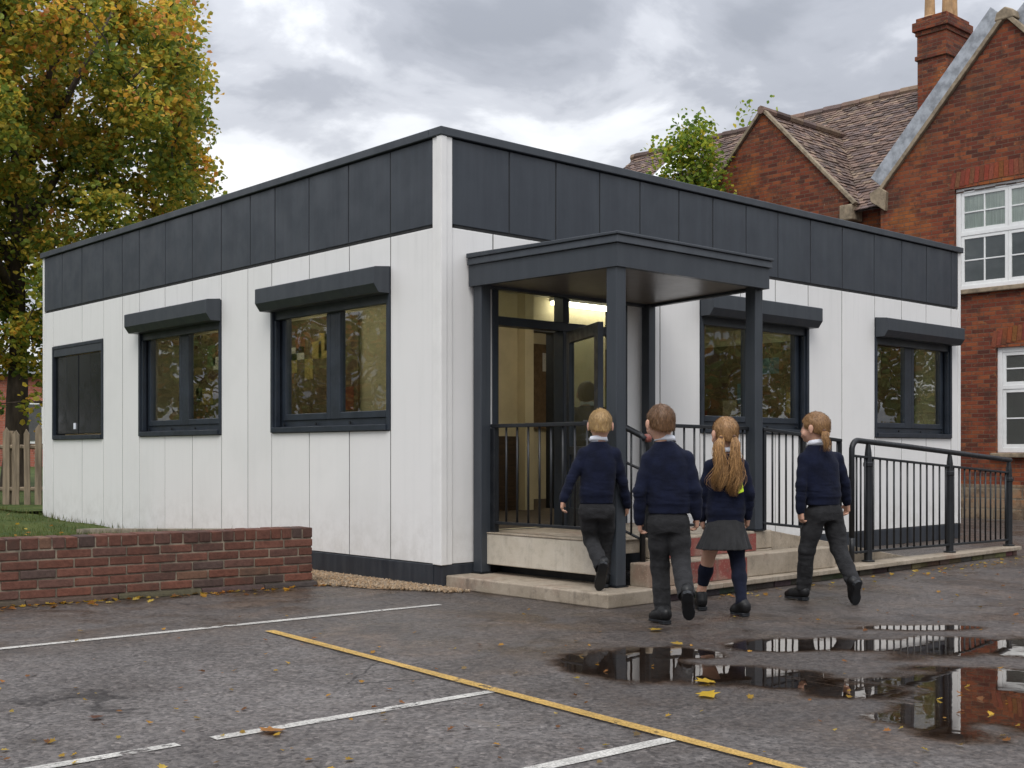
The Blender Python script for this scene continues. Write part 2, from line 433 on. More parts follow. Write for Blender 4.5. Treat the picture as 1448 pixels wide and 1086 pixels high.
# cloth, skin, hair
def cloth(name, base, wscale=520, fuzz=.35, var=.25, fs=.28):
    n = N(name); p = n.pos()
    c = n.mix(n.mapr(n.noise(p, 14, 4, .6), .3, .7), tuple(x * (1 - var) for x in base), tuple(x * (1 + var) for x in base))
    kn = n.noise(n.scalev(p, (1, 1, .5)), wscale, 2)
    fold = n.noise(n.scalev(p, (1, 1, 1.6)), 17, 4, .55, .5)
    nm = n.bump(fold, fs, .010)
    nm = n.bump(kn, .5, .002, nm)
    return n.done(n.bsdf(c, .92, .2, 0, nm, fuzz))
M['navy'] = cloth('navy_knit', (.0050, .0072, .0205), 420, .03, .25, .42)
M['grey'] = cloth('dark_grey_trouser', (.0215, .0215, .023), 700, .03, .25, .75)
M['greyskirt'] = cloth('dark_grey_skirt', (.026, .026, .027), 700, .03, .2)
M['sock'] = cloth('navy_sock', (.0055, .0075, .018), 600, .03)
M['shirt'] = plain('white_shirt', (.72, .74, .80), .8, .05)
M['shoe'] = plain('black_shoe_leather', (.006, .006, .0065), .5, .4, 18, .2, 120, .35)
M['hivis'] = plain('hi_vis_yellow', (.62, .85, .03), .5, .1)
M['band'] = plain('hair_band', (.10, .05, .03), .7)
M['eyew'] = plain('eye', (.25, .2, .17), .2)
def skin():
    n = N('child_skin'); p = n.pos()
    c = n.mix(n.mapr(n.noise(p, 22, 4), .35, .7), (.50, .29, .20), (.58, .33, .24))
    return n.done(n.bsdf(c, .5, .4, 0, n.bump(n.noise(p, 300, 2), .1, .002), 0, .15))
M['skin'] = skin()
def hairmat(name, a, b):
    n = N(name); p = n.pos()
    t = n.attr('tint').outputs['Color']
    f = n.noise(n.scalev(p, (3, 3, .6)), 60, 4, .6)
    c = n.mix(n.mapr(f, .3, .7), a, b)
    c = n.mix(1.0, c, t, 'MULTIPLY')
    return n.done(n.bsdf(c, .45, .4, 0, n.bump(f, .5, .004)))
M['hair_blond'] = hairmat('blond_hair', (.24, .145, .062), (.44, .29, .13))
M['hair_brown'] = hairmat('brown_hair', (.075, .036, .016), (.17, .088, .040))
M['hair_long'] = hairmat('light_brown_hair', (.19, .098, .040), (.38, .215, .095))
M['hair_fair'] = hairmat('fair_brown_hair', (.16, .082, .036), (.32, .18, .08))
M['hair_dark'] = hairmat('dark_hair', (.03, .016, .01), (.06, .03, .018))
# ------------------------------------------------------------------ world, sun, camera
def world():
    w = bpy.data.worlds.new('World'); sc.world = w; w.use_nodes = True
    t = w.node_tree; t.nodes.clear()
    def nn(ty, **k):
        nd = t.nodes.new(ty)
        for a, b in k.items(): setattr(nd, a, b)
        return nd
    def ma(op, a, b=None, c=None):
        nd = nn('ShaderNodeMath', operation=op)
        for i, v in enumerate((a, b, c)):
            if v is None: continue
            if isinstance(v, (int, float)): nd.inputs[i].default_value = v
            else: t.links.new(v, nd.inputs[i])
        return nd.outputs[0]
    tc = nn('ShaderNodeTexCoord'); sp = nn('ShaderNodeSeparateXYZ'); t.links.new(tc.outputs['Generated'], sp.inputs[0])
    zc = ma('MAXIMUM', sp.outputs[2], 0.0)
    den = ma('ADD', zc, .22)
    cb = nn('ShaderNodeCombineXYZ')
    t.links.new(ma('DIVIDE', sp.outputs[0], den), cb.inputs[0]); t.links.new(ma('DIVIDE', sp.outputs[1], den), cb.inputs[1])
    mp = nn('ShaderNodeMapping'); t.links.new(cb.outputs[0], mp.inputs[0]); mp.inputs['Location'].default_value = CLOUD_OFF
    def noi(scale, det, rough, dist):
        nd = nn('ShaderNodeTexNoise'); t.links.new(mp.outputs[0], nd.inputs['Vector'])
        nd.inputs['Scale'].default_value = scale; nd.inputs['Detail'].default_value = det
        nd.inputs['Roughness'].default_value = rough; nd.inputs['Distortion'].default_value = dist
        return nd.outputs['Fac']
    f = ma('ADD', ma('MULTIPLY', noi(1.35, 3, .5, .25), .60), ma('MULTIPLY', noi(3.4, 7, .55, .3), .40))
    cr = nn('ShaderNodeValToRGB'); t.links.new(f, cr.inputs[0])
    el = cr.color_ramp
    stops = [(.38, (.31, .33, .375)), (.45, (.41, .43, .48)), (.50, (.56, .58, .63)), (.555, (.80, .82, .86)), (.62, (.97, .97, .98))]
    while len(el.elements) < len(stops): el.elements.new(.5)
    for e, (p, c) in zip(el.elements, stops): e.position = p; e.color = (*c, 1)
    el.interpolation = 'EASE'
    # overcast sky grows brighter towards the zenith
    zb = ma('ADD', 1.0, ma('MULTIPLY', ma('POWER', zc, 1.5), 3.2))
    ms = nn('ShaderNodeVectorMath', operation='SCALE'); t.links.new(cr.outputs[0], ms.inputs[0]); t.links.new(zb, ms.inputs['Scale'])
    bc = nn('ShaderNodeBackground'); t.links.new(ms.outputs[0], bc.inputs[0]); bc.inputs[1].default_value = CLOUD_STR
    sk = nn('ShaderNodeTexSky', sky_type='NISHITA'); sk.sun_disc = False
    sk.sun_elevation = SUN_EL; sk.sun_rotation = SUN_ROT
    bs = nn('ShaderNodeBackground'); t.links.new(sk.outputs[0], bs.inputs[0]); bs.inputs[1].default_value = .08
    mx = nn('ShaderNodeMixShader'); mx.inputs[0].default_value = .93
    t.links.new(bs.outputs[0], mx.inputs[1]); t.links.new(bc.outputs[0], mx.inputs[2])
    o = nn('ShaderNodeOutputWorld'); t.links.new(mx.outputs[0], o.inputs[0])
CLOUD_OFF = (3.1, 1.7, 0.0); CLOUD_STR = 0.90
SUN_AZ = math.atan2(-.70, -.62)            # compass-style angle from +Y towards +X of the sun
SUN_EL = math.radians(52); SUN_ROT = SUN_AZ
world()
sd = bpy.data.lights.new('sun', 'SUN'); sd.energy = 1.6; sd.angle = math.radians(32); sd.color = (1, .96, .90)
so = bpy.data.objects.new('sun', sd); COL.objects.link(so)
_dir = Vector((math.sin(SUN_AZ) * math.cos(SUN_EL), math.cos(SUN_AZ) * math.cos(SUN_EL), math.sin(SUN_EL)))
so.rotation_euler = _dir.to_track_quat('Z', 'Y').to_euler(); so.location = _dir * 40

cd = bpy.data.cameras.new('camera'); cam = bpy.data.objects.new('camera', cd); COL.objects.link(cam)
cd.sensor_width = 36; cd.lens = F / 1448 * 36; cd.shift_y = (640 - 543) / 1448; cd.clip_end = 1000; cd.clip_start = .05
cam.location = (CX, CY, CZ); cam.rotation_euler = (PI / 2, 0, math.atan2(-SS, CC))
sc.camera = cam
sc.view_settings.view_transform = 'Standard'; sc.view_settings.look = 'None'; sc.view_settings.exposure = 0
sc.render.engine = 'CYCLES'
sc.cycles.use_denoising = True; sc.cycles.max_bounces = 8; sc.cycles.transparent_max_bounces = 24
sc.cycles.sample_clamp_indirect = 6

# ------------------------------------------------------------------ ground
g = MB(); g.add([(-160, -160, 0), (160, -160, 0), (160, 160, 0), (-160, 160, 0)], [(0, 1, 2, 3)])
tag(g.build('playground', M['asphalt']), kind='structure')

def line(name, m, a, b, w, z=.004):
    a = Vector((*a, z)); b = Vector((*b, z)); t = (b - a).normalized(); q = Vector((-t.y, t.x, 0)) * w / 2
    k = MB(); n = max(1, int((b - a).length / .4)); vs = []
    for i in range(n + 1):
        p = a.lerp(b, i / n); ww = 1 + .12 * math.sin(i * 1.7) * math.sin(i * .61)
        vs += [p - q * ww, p + q * ww]
    k.add(vs, [(2 * i, 2 * i + 2, 2 * i + 3, 2 * i + 1) for i in range(n)])
    return tag(k.build(name, m), kind='structure')
line('white_court_line', M['whiteline'], (-9, -.40), (-.62, -.748), .062)
line('white_court_line', M['whiteline'], (-9, -3.0), (-3.66, -3.10), .052)
line('white_court_line', M['whiteline'], (-3.53, -3.105), (-2.24, -3.137), .058)
line('white_court_line', M['whiteline'], (-9, -3.83), (-2.36, -4.186), .066)
line('yellow_court_line', M['yellowline'], (-2.065, -1.03), (-2.40, -5.0), .058, .008)
line('yellow_court_line', M['yellowline'], (-2.40, -5.0), (-2.62, -8.0), .058, .008)

# puddles: thin sheets of water lying in the hollows; edge depth carried per vertex
def puddle(name, label, blobs, seed):
    h = .035
    P = np.array([(b[0], b[1]) for b in blobs]); R = max(max(b[2], b[3]) for b in blobs) + .35
    xs = np.arange(P[:,0].min() - R, P[:,0].max() + R, h); ys = np.arange(P[:,1].min() - R, P[:,1].max() + R, h)
    X, Y = np.meshgrid(xs, ys, indexing='ij')
    f = np.full(X.shape, -9.0)
    for x, y, rr, rd in blobs:
        dx, dy = X - x, Y - y
        r = dx * CC - dy * SS; d = dx * SS + dy * CC
        f = np.maximum(f, 1 - np.sqrt((r / rr) ** 2 + (d / rd) ** 2))
    pts = np.stack([X.ravel() * CC - Y.ravel() * SS, (X.ravel() * SS + Y.ravel() * CC) * 2.0, np.zeros(X.size)], 1)
    f = f + fnoise(pts, 2.9, seed, 5).reshape(f.shape) * .72 + .10
    keep = f > -.55
    idx = -np.ones(X.shape, int); idx[keep] = np.arange(keep.sum())
    vs = [(x, y, .0035) for x, y in zip(X[keep], Y[keep])]
    fs = []
    for i in range(len(xs) - 1):
        for j in range(len(ys) - 1):
            q = (idx[i, j], idx[i+1, j], idx[i+1, j+1], idx[i, j+1])
            if min(q) >= 0 and max(f[i, j], f[i+1, j], f[i+1, j+1], f[i, j+1]) > -.5: fs.append(q)
    me = bpy.data.meshes.new(name); me.from_pydata(vs, [], fs)
    at = me.attributes.new('depth', 'FLOAT', 'POINT'); at.data.foreach_set('value', f[keep].astype(np.float32))
    me.materials.append(M['puddle'])
    o = bpy.data.objects.new(name, me); COL.objects.link(o)
    tag(o, label, 'puddle', None, 'structure')
def gp(px, py):
    """ground position of a spot measured on the photograph"""
    d = F / (py - 640); return cam_pt((px - 724) / F * d, d)
def blobs(L): return [(*gp(px, py)[:2], rr, rd) for px, py, rr, rd in L]
puddle('puddle', 'long shallow puddle behind the walking children', blobs([(850, 938, .22, .30), (930, 945, .30, .34), (1020, 957, .30, .28), (1110, 965, .30, .24), (1190, 978, .22, .16), (950, 925, .25, .2)]), 3)
puddle('puddle', 'streaky puddle reflecting the ramp railing', blobs([(1130, 914, .34, .22), (1230, 913, .34, .26), (1330, 917, .42, .30), (1430, 915, .5, .34), (1290, 889, .34, .10)]), 11)
puddle('puddle', 'large puddle reflecting the brick gable', blobs([(1320, 1022, .20, .20), (1370, 1000, .28, .36), (1440, 1000, .36, .5), (1310, 966, .34, .14), (1400, 958, .4, .22), (1530, 990, .5, .5), (1250, 964, .2, .09)]), 23)

# lawn behind the brick garden wall
def lawn_z(y):
    P = [(1.1, .385), (2.2, .345), (5.0, .170), (7.7, .25), (10.5, .30), (40, .6)]
    for (a, za), (b, zb) in zip(P, P[1:]):
        if y <= b: return za + (zb - za) * max(0, (y - a)) / (b - a)
    return P[-1][1]
k = MB(); xs = [-30, -12] + [-8 + .25 * i for i in range(30)]
xs = [x for x in xs if x < -.70] + [-.70, -.40, -.05]
ys = [1.05 + .25 * i for i in range(40)] + [11.5, 13, 16, 20, 26, 40]
def wy(x): return 0.735 - .1305 * (x + .617)       # front face line of the garden wall
vs = []; fs = []
for x in xs:
    for y in ys:
        yy = max(y, wy(x) + .06); vs.append((x, yy, lawn_z(yy) + .02 * math.sin(x * 3 + y * 2) * math.sin(y * 1.7)))
nY = len(ys)
for i in range(len(xs) - 1):
    for j in range(nY - 1):
        if xs[i] > -.8 and ys[j] < 4.7: continue
        fs.append((i * nY + j, (i + 1) * nY + j, (i + 1) * nY + j + 1, i * nY + j + 1))
k.add(vs, fs)
# ground beyond the classroom towards the trees
b0 = len(k.v)
k.add([(-.05, 8.2, .27), (14, 8.2, .27), (14, 40, .6), (-.05, 40, .6)], [(0, 1, 2, 3)])
tag(k.build('lawn', M['lawn'], smooth=True), kind='structure')
k = MB()
for i in range(26000):
    x = rnd.uniform(-6.5, -.02); y = rnd.uniform(1.3, 10.4)
    if x > -.72 and y < 4.8: continue
    if y < 3.6 and rnd.random() < .8: continue
    hh = rnd.uniform(.02, .055) * (1.7 if rnd.random() < .06 or x > -.14 else 1); a = rnd.uniform(0, 2 * PI); w = .004; z = lawn_z(y) - .005
    dx, dy = math.cos(a), math.sin(a); l = rnd.uniform(-.02, .02), rnd.uniform(-.02, .02)
    q = rnd.random()
    c = (.055 + .05 * q, .085 + .035 * q, .022) if rnd.random() < .86 else (.17, .13, .05)
    k.add([(x - dx * w, y - dy * w, z), (x + dx * w, y + dy * w, z), (x + l[0], y + l[1], z + hh)], [(0, 1, 2)], c)
tag(k.build('lawn_grass', M['blade']), 'short green grass with weedy tufts behind the brick garden wall', 'grass', None, 'stuff')

# gravel margin along the foot of the side wall
k = MB()
def ico(k, c, r, col):
    q = Euler((rnd.uniform(0, 6), rnd.uniform(0, 6), rnd.uniform(0, 6))).to_matrix()
    sx, sy, sz = rnd.uniform(.7, 1.3), rnd.uniform(.7, 1.2), rnd.uniform(.5, .9)
    V = [(1,0,0),(-1,0,0),(0,1,0),(0,-1,0),(0,0,1),(0,0,-1),(.62,.62,.62),(-.62,.62,.62),(.62,-.62,.62),(-.62,-.62,.62)]
    b = [Vector(c) + q @ Vector((v[0] * r * sx, v[1] * r * sy, v[2] * r * sz)) for v in V]
    k.add(b, [(0,6,8),(2,7,6),(1,9,7),(3,8,9),(6,4,8),(7,4,6),(9,4,7),(8,4,9),(0,2,6),(2,1,7),(1,3,9),(3,0,8),(2,0,5),(1,2,5),(3,1,5),(0,3,5)], col)
k.add([(-.54, .93, .006), (-.42, .3, .005), (-.10, -.20, .005), (.02, -.20, .012), (-.015, 4.6, .02), (-.58, 4.6, .02)], [(0, 1, 2, 3, 4, 5)], (.30, .20, .12))
for i in range(5200):
    y = rnd.uniform(-.26, 2.6)
    x0 = -.60 if y > .93 else (-.15 - (y + .26) / 1.19 * .47)
    x = min(-.01, rnd.uniform(x0, -.01) + rnd.gauss(0, .025)); y = y + rnd.gauss(0, .04)
    v = rnd.uniform(.6, 1.35); t = rnd.random()
    ico(k, (x, y, .012), rnd.uniform(.006, .015), (.27 * v, (.175 + .04 * t) * v, (.095 + .06 * t) * v))
tag(k.build('gravel_margin', M['pebble']), 'strip of orange gravel at the foot of the white side wall', 'gravel', None, 'stuff')
# ------------------------------------------------------------------ portable classroom
LX, LY, HT = 7.81, 7.64, 3.40
room = tag(empty('portable_classroom', (0, 0, 0)), 'single storey modular classroom with pale panels under a dark slate fascia', 'classroom')
def Lmap(u, v, w): return (-w, u, v)              # side wall: u = y
def Fmap(u, v, w): return (u, -w, v)              # entrance front: u = x
L_OPEN = [(.631, 2.387, 1.175, 2.44), (3.284, 5.02, 1.17, 2.43), (5.914, 7.329, 1.155, 2.25)]
F_OPEN = [(.507, 2.0, .40, 2.34), (3.0, 4.703, 1.18, 2.44), (5.939, 7.589, 1.165, 2.44)]
L_SEAM = [.095, .631, 1.19, 1.78, 2.387, 2.80, 3.284, 3.86, 4.44, 5.02, 5.43, 5.914, 6.49, 7.329, 7.59]
F_SEAM = [.095, .507, 2.0, 2.45, 3.0, 3.60, 4.15, 4.703, 5.31, 5.939, 6.49, 7.02, 7.589, 7.75]
L_FR = [.097, .631, 1.197, 1.782, 2.327, 2.753, 3.284, 3.856, 4.425, 5.02, 5.43, 5.914, 6.486, 7.053, 7.59]
F_FR = [.097, .672, 1.177, 1.686, 2.187, 2.703, 3.183, 3.682, 4.189, 4.74, 5.314, 5.925, 6.489, 7.024, 7.589, 7.75]
def panel(k, mp, u0, u1, v0, v1, w0, w1, gap=.0052, ch=.0026):
    u0 += gap; u1 -= gap; v0 += gap; v1 -= gap
    a = [mp(u0, v0, w0), mp(u1, v0, w0), mp(u1, v1, w0), mp(u0, v1, w0)]
    m_ = [mp(u0, v0, w1 - ch), mp(u1, v0, w1 - ch), mp(u1, v1, w1 - ch), mp(u0, v1, w1 - ch)]
    j = [rnd.uniform(-.0012, .0012) for _ in range(4)]
    t = [mp(u0 + ch, v0 + ch, w1 + j[0]), mp(u1 - ch, v0 + ch, w1 + j[1]), mp(u1 - ch, v1 - ch, w1 + j[2]), mp(u0 + ch, v1 - ch, w1 + j[3])]
    k.add(a + m_ + t, [(0,1,5,4),(1,2,6,5),(2,3,7,6),(3,0,4,7),(4,5,9,8),(5,6,10,9),(6,7,11,10),(7,4,8,11),(8,9,10,11)], (lambda q: (q, q, q * 1.004))(rnd.uniform(.965, 1.0)))
def strips(u0, u1, opens, vlo, vhi):
    out = [(vlo, vhi)]
    for a, b, c, d in opens:
        if a - .02 <= u0 and u1 <= b + .02:
            new = []
            for lo, hi in out:
                if lo < c: new.append((lo, min(hi, c)))
                if hi > d: new.append((max(lo, d), hi))
            out = new
    return out
for nm, mp, seams, opens, fr, end in (('side', Lmap, L_SEAM, L_OPEN, L_FR, LY), ('front', Fmap, F_SEAM, F_OPEN, F_FR, LX)):
    k = MB()
    for a, b in zip(seams, seams[1:]):
        for lo, hi in strips(a, b, opens, .17, 2.675): panel(k, mp, a, b, lo, hi, -.0038, 0)
    k.build('wall_cladding', M['white'], room)
    k = MB()
    for a, b in zip(fr, fr[1:]): panel(k, mp, a, b, 2.690, 3.335, -.0038, .002, .0062, .003)
    k.build('fascia_cladding', M['frieze'], room)
    # structural backing with the same openings, then the inner lining
    cuts = sorted({0.12, end - .12} | {o[0] for o in opens} | {o[1] for o in opens})
    k = MB(); q = MB()
    for a, b in zip(cuts, cuts[1:]):
        for lo, hi in strips(a, b, opens, .05, 3.33): k.box(mp(a, lo, -.0042), mp(b, hi, -.10))
        for lo, hi in strips(a, b, opens, .38, 2.70): q.box(mp(a, lo, -.1005), mp(b, hi, -.15))
    k.build('wall_core', M['backing'], room); q.build('inner_wall', M['cream'], room)
# corner posts
k = MB(); k.box((-.012, -.012, .17), (.093, .093, 3.335)); k.box((-.022, -.022, .17), (.034, .034, 3.335)); k.build('corner_post', M['whitecorner'], room, bevel=.004)
k = MB(); k.box((-.004, LY - .05, .15), (.10, LY, 3.335)); k.build('corner_post', M['whitecorner'], room, bevel=.004)
k = MB(); k.box((LX - .06, -.004, .17), (LX, .10, 3.335)); k.build('corner_post', M['whitecorner'], room, bevel=.004)
# two blind back walls
k = MB(); k.box((.10, LY - .10, .1), (LX, LY - .001, 3.33)); k.box((LX - .10, .10, .1), (LX - .001, LY - .10, 3.33)); k.build('back_wall', M['whitecorner'], room)
k = MB(); k.box((.15, LY - .14, .4), (LX - .15, LY - .102, 2.7)); k.box((LX - .14, .15, .4), (LX - .102, LY - .15, 2.7)); k.build('inner_wall', M['cream'], room)
# roof flashing
k = MB()
k.box((-.03, -.03, 3.336), (LX + .02, .12, 3.40)); k.box((-.03, .12, 3.336), (.12, LY + .02, 3.40))
k.box((.12, LY - .12, 3.336), (LX + .02, LY + .02, 3.40)); k.box((LX - .12, .12, 3.336), (LX + .02, LY - .12, 3.40))
k.build('roof_flashing', M['trim'], room, bevel=.006)
k = MB(); k.box((.10, .10, 3.30), (LX - .10, LY - .10, 3.334)); k.build('roof', M['lead'], room)
k = MB(); k.box((-.004, -.010, 0.0), (LX - .02, .09, .168)); k.box((-.010, .09, 0.0), (.09, LY - .02, .168)); k.build('plinth', M['plinth'], room, bevel=.004)
# interior floor, ceiling, lobby walls
k = MB(); k.box((.15, .15, .34), (LX - .15, LY - .15, .40)); k.build('floor', M['carpet'], room)
k = MB(); k.box((.15, .15, 2.66), (LX - .15, LY - .15, 2.70)); k.build('ceiling', M['ceil'], room)
k = MB(); k.box((1.62, 1.75, .40), (1.72, 7.3, 2.66)); k.box((1.72, 2.4, .40), (3.06, 2.5, 2.66)); k.box((2.96, 2.28, .40), (3.08, 2.399, 2.66)); k.box((3.55, 2.4, .40), (4.3, 2.5, 2.66)); k.box((3.081, 2.42, 2.35), (3.549, 2.49, 2.66)); 
k.box((2.4, 4.4, .40), (7.66, 4.5, 2.66)); k.build('partition', M['cream'], room)
for a_, b_ in (((1.73, 2.37, .40), (2.95, 2.398, 1.17)), ((3.56, 2.37, .40), (4.29, 2.398, 1.17))):
    k = MB(); k.box(a_, b_); k.build('dado_panel', M['darkwood'], room, bevel=.004)
k = MB(); k.box((3.1, 3.6, .40), (3.5, 3.9, 1.08)); k.box((3.08, 3.58, 1.082), (3.52, 3.92, 1.11)); tag(k.build('low_cupboard', M['darkwood'], bevel=.006), 'low dark wooden cupboard standing in the corridor behind the doorway', 'cupboard')
k = MB(); k.box((3.085, 2.36, .40), (3.14, 2.52, 2.345)); k.box((3.49, 2.36, .40), (3.545, 2.52, 2.345)); k.box((3.141, 2.36, 2.29), (3.489, 2.52, 2.345)); k.build('inner_door_frame', M['frame'], room)

def window(mp, u0, u1, z0, z1, ztop, flip, kind='sash'):
    """u runs along the wall; flip: room-corner side of the shutter box"""
    f = MB(); t = .034; D0, D1 = -.135, .014
    f.box(mp(u0, z0, D0), mp(u0 + t, ztop, D1)); f.box(mp(u1 - t, z0, D0), mp(u1, ztop, D1))
    f.box(mp(u0 + t, z0, D0), mp(u1 - t, z0 + .045, D1 + .012)); f.box(mp(u0 + t, ztop - t, D0), mp(u1 - t, ztop, D1))
    w = f.build('window', M['frame'], room, bevel=.003)
    if kind == 'blank':
        a0, a1, b0, b1 = u0 + t, u1 - t, z0 + .045, ztop - t
        h = MB(); h.box(mp(a0, b1 - .09, -.03), mp(a1, b1, .008)); h.build('head_panel', M['trim'], w, bevel=.004)
        h = MB(); n = 4
        for i in range(n):
            p0 = a0 + (a1 - a0) * i / n; p1 = a0 + (a1 - a0) * (i + 1) / n
            panel(h, mp, p0, p1, b0 + .012, b1 - .09, -.06, -.012 - .006 * (i % 2), .005, .006)
        h.build('blank_panel', M['blackpanel'], w)
        h = MB(); h.box(mp((a0 + a1) / 2 + .06, b0 + .07, -.012), mp((a0 + a1) / 2 + .10, b0 + .14, .002)); h.build('paper_tag', M['shirt'], w)
        return w
    # fixed outer frame inside the reveal
    a0, a1, b0, b1 = u0 + t, u1 - t, z0 + .045, 2.30
    h = MB(); fr = .052; e0, e1 = -.132, -.072
    h.box(mp(a0, b0, e0), mp(a0 + fr, b1, e1)); h.box(mp(a1 - fr, b0, e0), mp(a1, b1, e1))
    h.box(mp(a0 + fr, b0, e0), mp(a1 - fr, b0 + .06, e1)); h.box(mp(a0 + fr, b1 - .05, e0), mp(a1 - fr, b1, e1))
    mid = (a0 + a1) / 2; h.box(mp(mid - .045, b0 + .06, e0), mp(mid + .045, b1 - .05, e1 + .01))
    h.build('mullion_frame', M['frame'], w, bevel=.003)
    for s0, s1 in ((a0 + fr, mid - .045), (mid + .045, a1 - fr)):
        h = MB(); st = .055; c0, c1 = b0 + .06, b1 - .05; x0, x1 = -.118, -.060
        h.box(mp(s0, c0, x0), mp(s0 + st, c1, x1)); h.box(mp(s1 - st, c0, x0), mp(s1, c1, x1))
        h.box(mp(s0 + st, c0, x0), mp(s1 - st, c0 + st, x1)); h.box(mp(s0 + st, c1 - st, x0), mp(s1 - st, c1, x1))
        h.build('sash', M['frame'], w, bevel=.004)
        h = MB(); h.box(mp(s0 + st - .004, c0 + st - .004, -.094), mp(s1 - st + .004, c1 - st + .004, -.088)); h.build('pane', M['glass'], w)
    # screws on the sill upstand, a few
    for i in range(4):
        h = MB(); uu = u0 + .12 + (u1 - u0 - .24) * i / 3; c = Vector(mp(uu, z0 + .07, -.06)); n_ = Vector(mp(0, 0, 1))
        h.tube([c, c + n_ * .012], .011, 8); h.build('fixing_screw', M['rail'], w)
    # roller shutter box with chamfered underside, and the bar of the rolled-up shutter
    ub0, ub1 = (u0 - .005, u1 + .01)
    prof = [(.012, 2.445), (.145, 2.432), (.162, 2.425), (.162, 2.30), (.115, 2.235), (.012, 2.235)]
    h = MB(); h.prism([mp(ub0, v, ww) for ww, v in prof], Vector(mp(ub1, 0, 0)) - Vector(mp(ub0, 0, 0)))
    h.build('shutter_box', M['trim'], w, bevel=.003)
    h = MB(); h.box(mp(u0 + t, 2.165, -.055), mp(u1 - t, 2.245, -.015)); h.build('shutter_bar', M['trim'], w, bevel=.006)
    for g0 in (u0 + t, u1 - t - .03):
        h = MB(); h.box(mp(g0, z0 + .05, -.05), mp(g0 + .03, 2.16, -.005)); h.build('guide_rail', M['frame'], w, bevel=.003)
    return w
for a, b, c, d in L_OPEN[:2]: window(Lmap, a, b, c, d, d, 1)
window(Lmap, *L_OPEN[2], L_OPEN[2][3], 1, 'blank')
for a, b, c, d in F_OPEN[1:]: window(Fmap, a, b, c, d, d, 0)

# entrance doorway
x0, x1, z0, z1 = F_OPEN[0]
f = MB(); J = .075
f.box((x0, .02, z0), (x0 + J, .14, z1)); f.box((x1 - J, .02, z0), (x1, .14, z1))
f.box((x0 + J, .02, z1 - .07), (x1 - J, .14, z1)); f.box((x0 + J, .03, 1.985), (x1 - J, .13, 2.055))
f.box((1.285, .025, z0), (1.355, .135, 1.985)); f.box((1.285, .025, 2.055), (1.355, .135, z1 - .07))
f.box((1.355, .03, z0), (x1 - J, .13, z0 + .09)); f.box((x0, -.03, z0 - .03), (x1, .14, z0 - .003))
f.box((x0 - .012, -.016, z0), (x0 + .03, .02, z1 + .012)); f.box((x1 - .03, -.016, z0), (x1 + .012, .02, z1 + .012))
dw = f.build('door_frame', M['frame'], room, bevel=.004)
h = MB()
for p0, p1, q0, q1 in ((x0 + J, 1.285, 2.055, z1 - .07), (1.355, x1 - J, 2.055, z1 - .07), (1.355, x1 - J, z0 + .09, 1.985)):
    g_ = MB(); g_.box((p0 - .004, .076, q0 - .004), (p1 + .004, .082, q1 + .004)); g_.build('pane', M['doorglass'], dw)
hinge = Vector((1.316, 0.0)); endp = Vector((.92, -.75)); t = (endp - hinge).normalized(); q = Vector((-t.y, t.x)) * .022; LW = .82
def leaf_box(k, s0, s1, za, zb, th=1.0):
    c = [hinge + t * s0 - q * th, hinge + t * s1 - q * th, hinge + t * s1 + q * th, hinge + t * s0 + q * th]
    k.hexa([(p.x, p.y, za) for p in c] + [(p.x, p.y, zb) for p in c])
k = MB(); leaf_box(k, .02, .10, .42, 1.975); leaf_box(k, LW - .09, LW, .42, 1.975); leaf_box(k, .10, LW - .09, .42, .56); leaf_box(k, .10, LW - .09, 1.88, 1.975); leaf_box(k, .10, LW - .09, .98, 1.05)
door = k.build('door', M['frame'], room, bevel=.003)
k = MB(); leaf_box(k, .098, LW - .088, 1.046, 1.884, .14); k.build('pane', M['doorglass'], door)
k = MB(); leaf_box(k, .098, LW - .088, .556, .984, .5); k.build('kick_panel', M['frame'], door)
k = MB(); pp = hinge + t * (LW - .05)
for s in (1, -1):
    o_ = pp + q * s * 1.0; e_ = pp + q * s * 2.6; k.tube([(o_.x, o_.y, 1.10), (e_.x, e_.y, 1.10), (e_.x - t.x * .11, e_.y - t.y * .11, 1.10)], .009, 8)
k.build('handle', M['lead'], door)

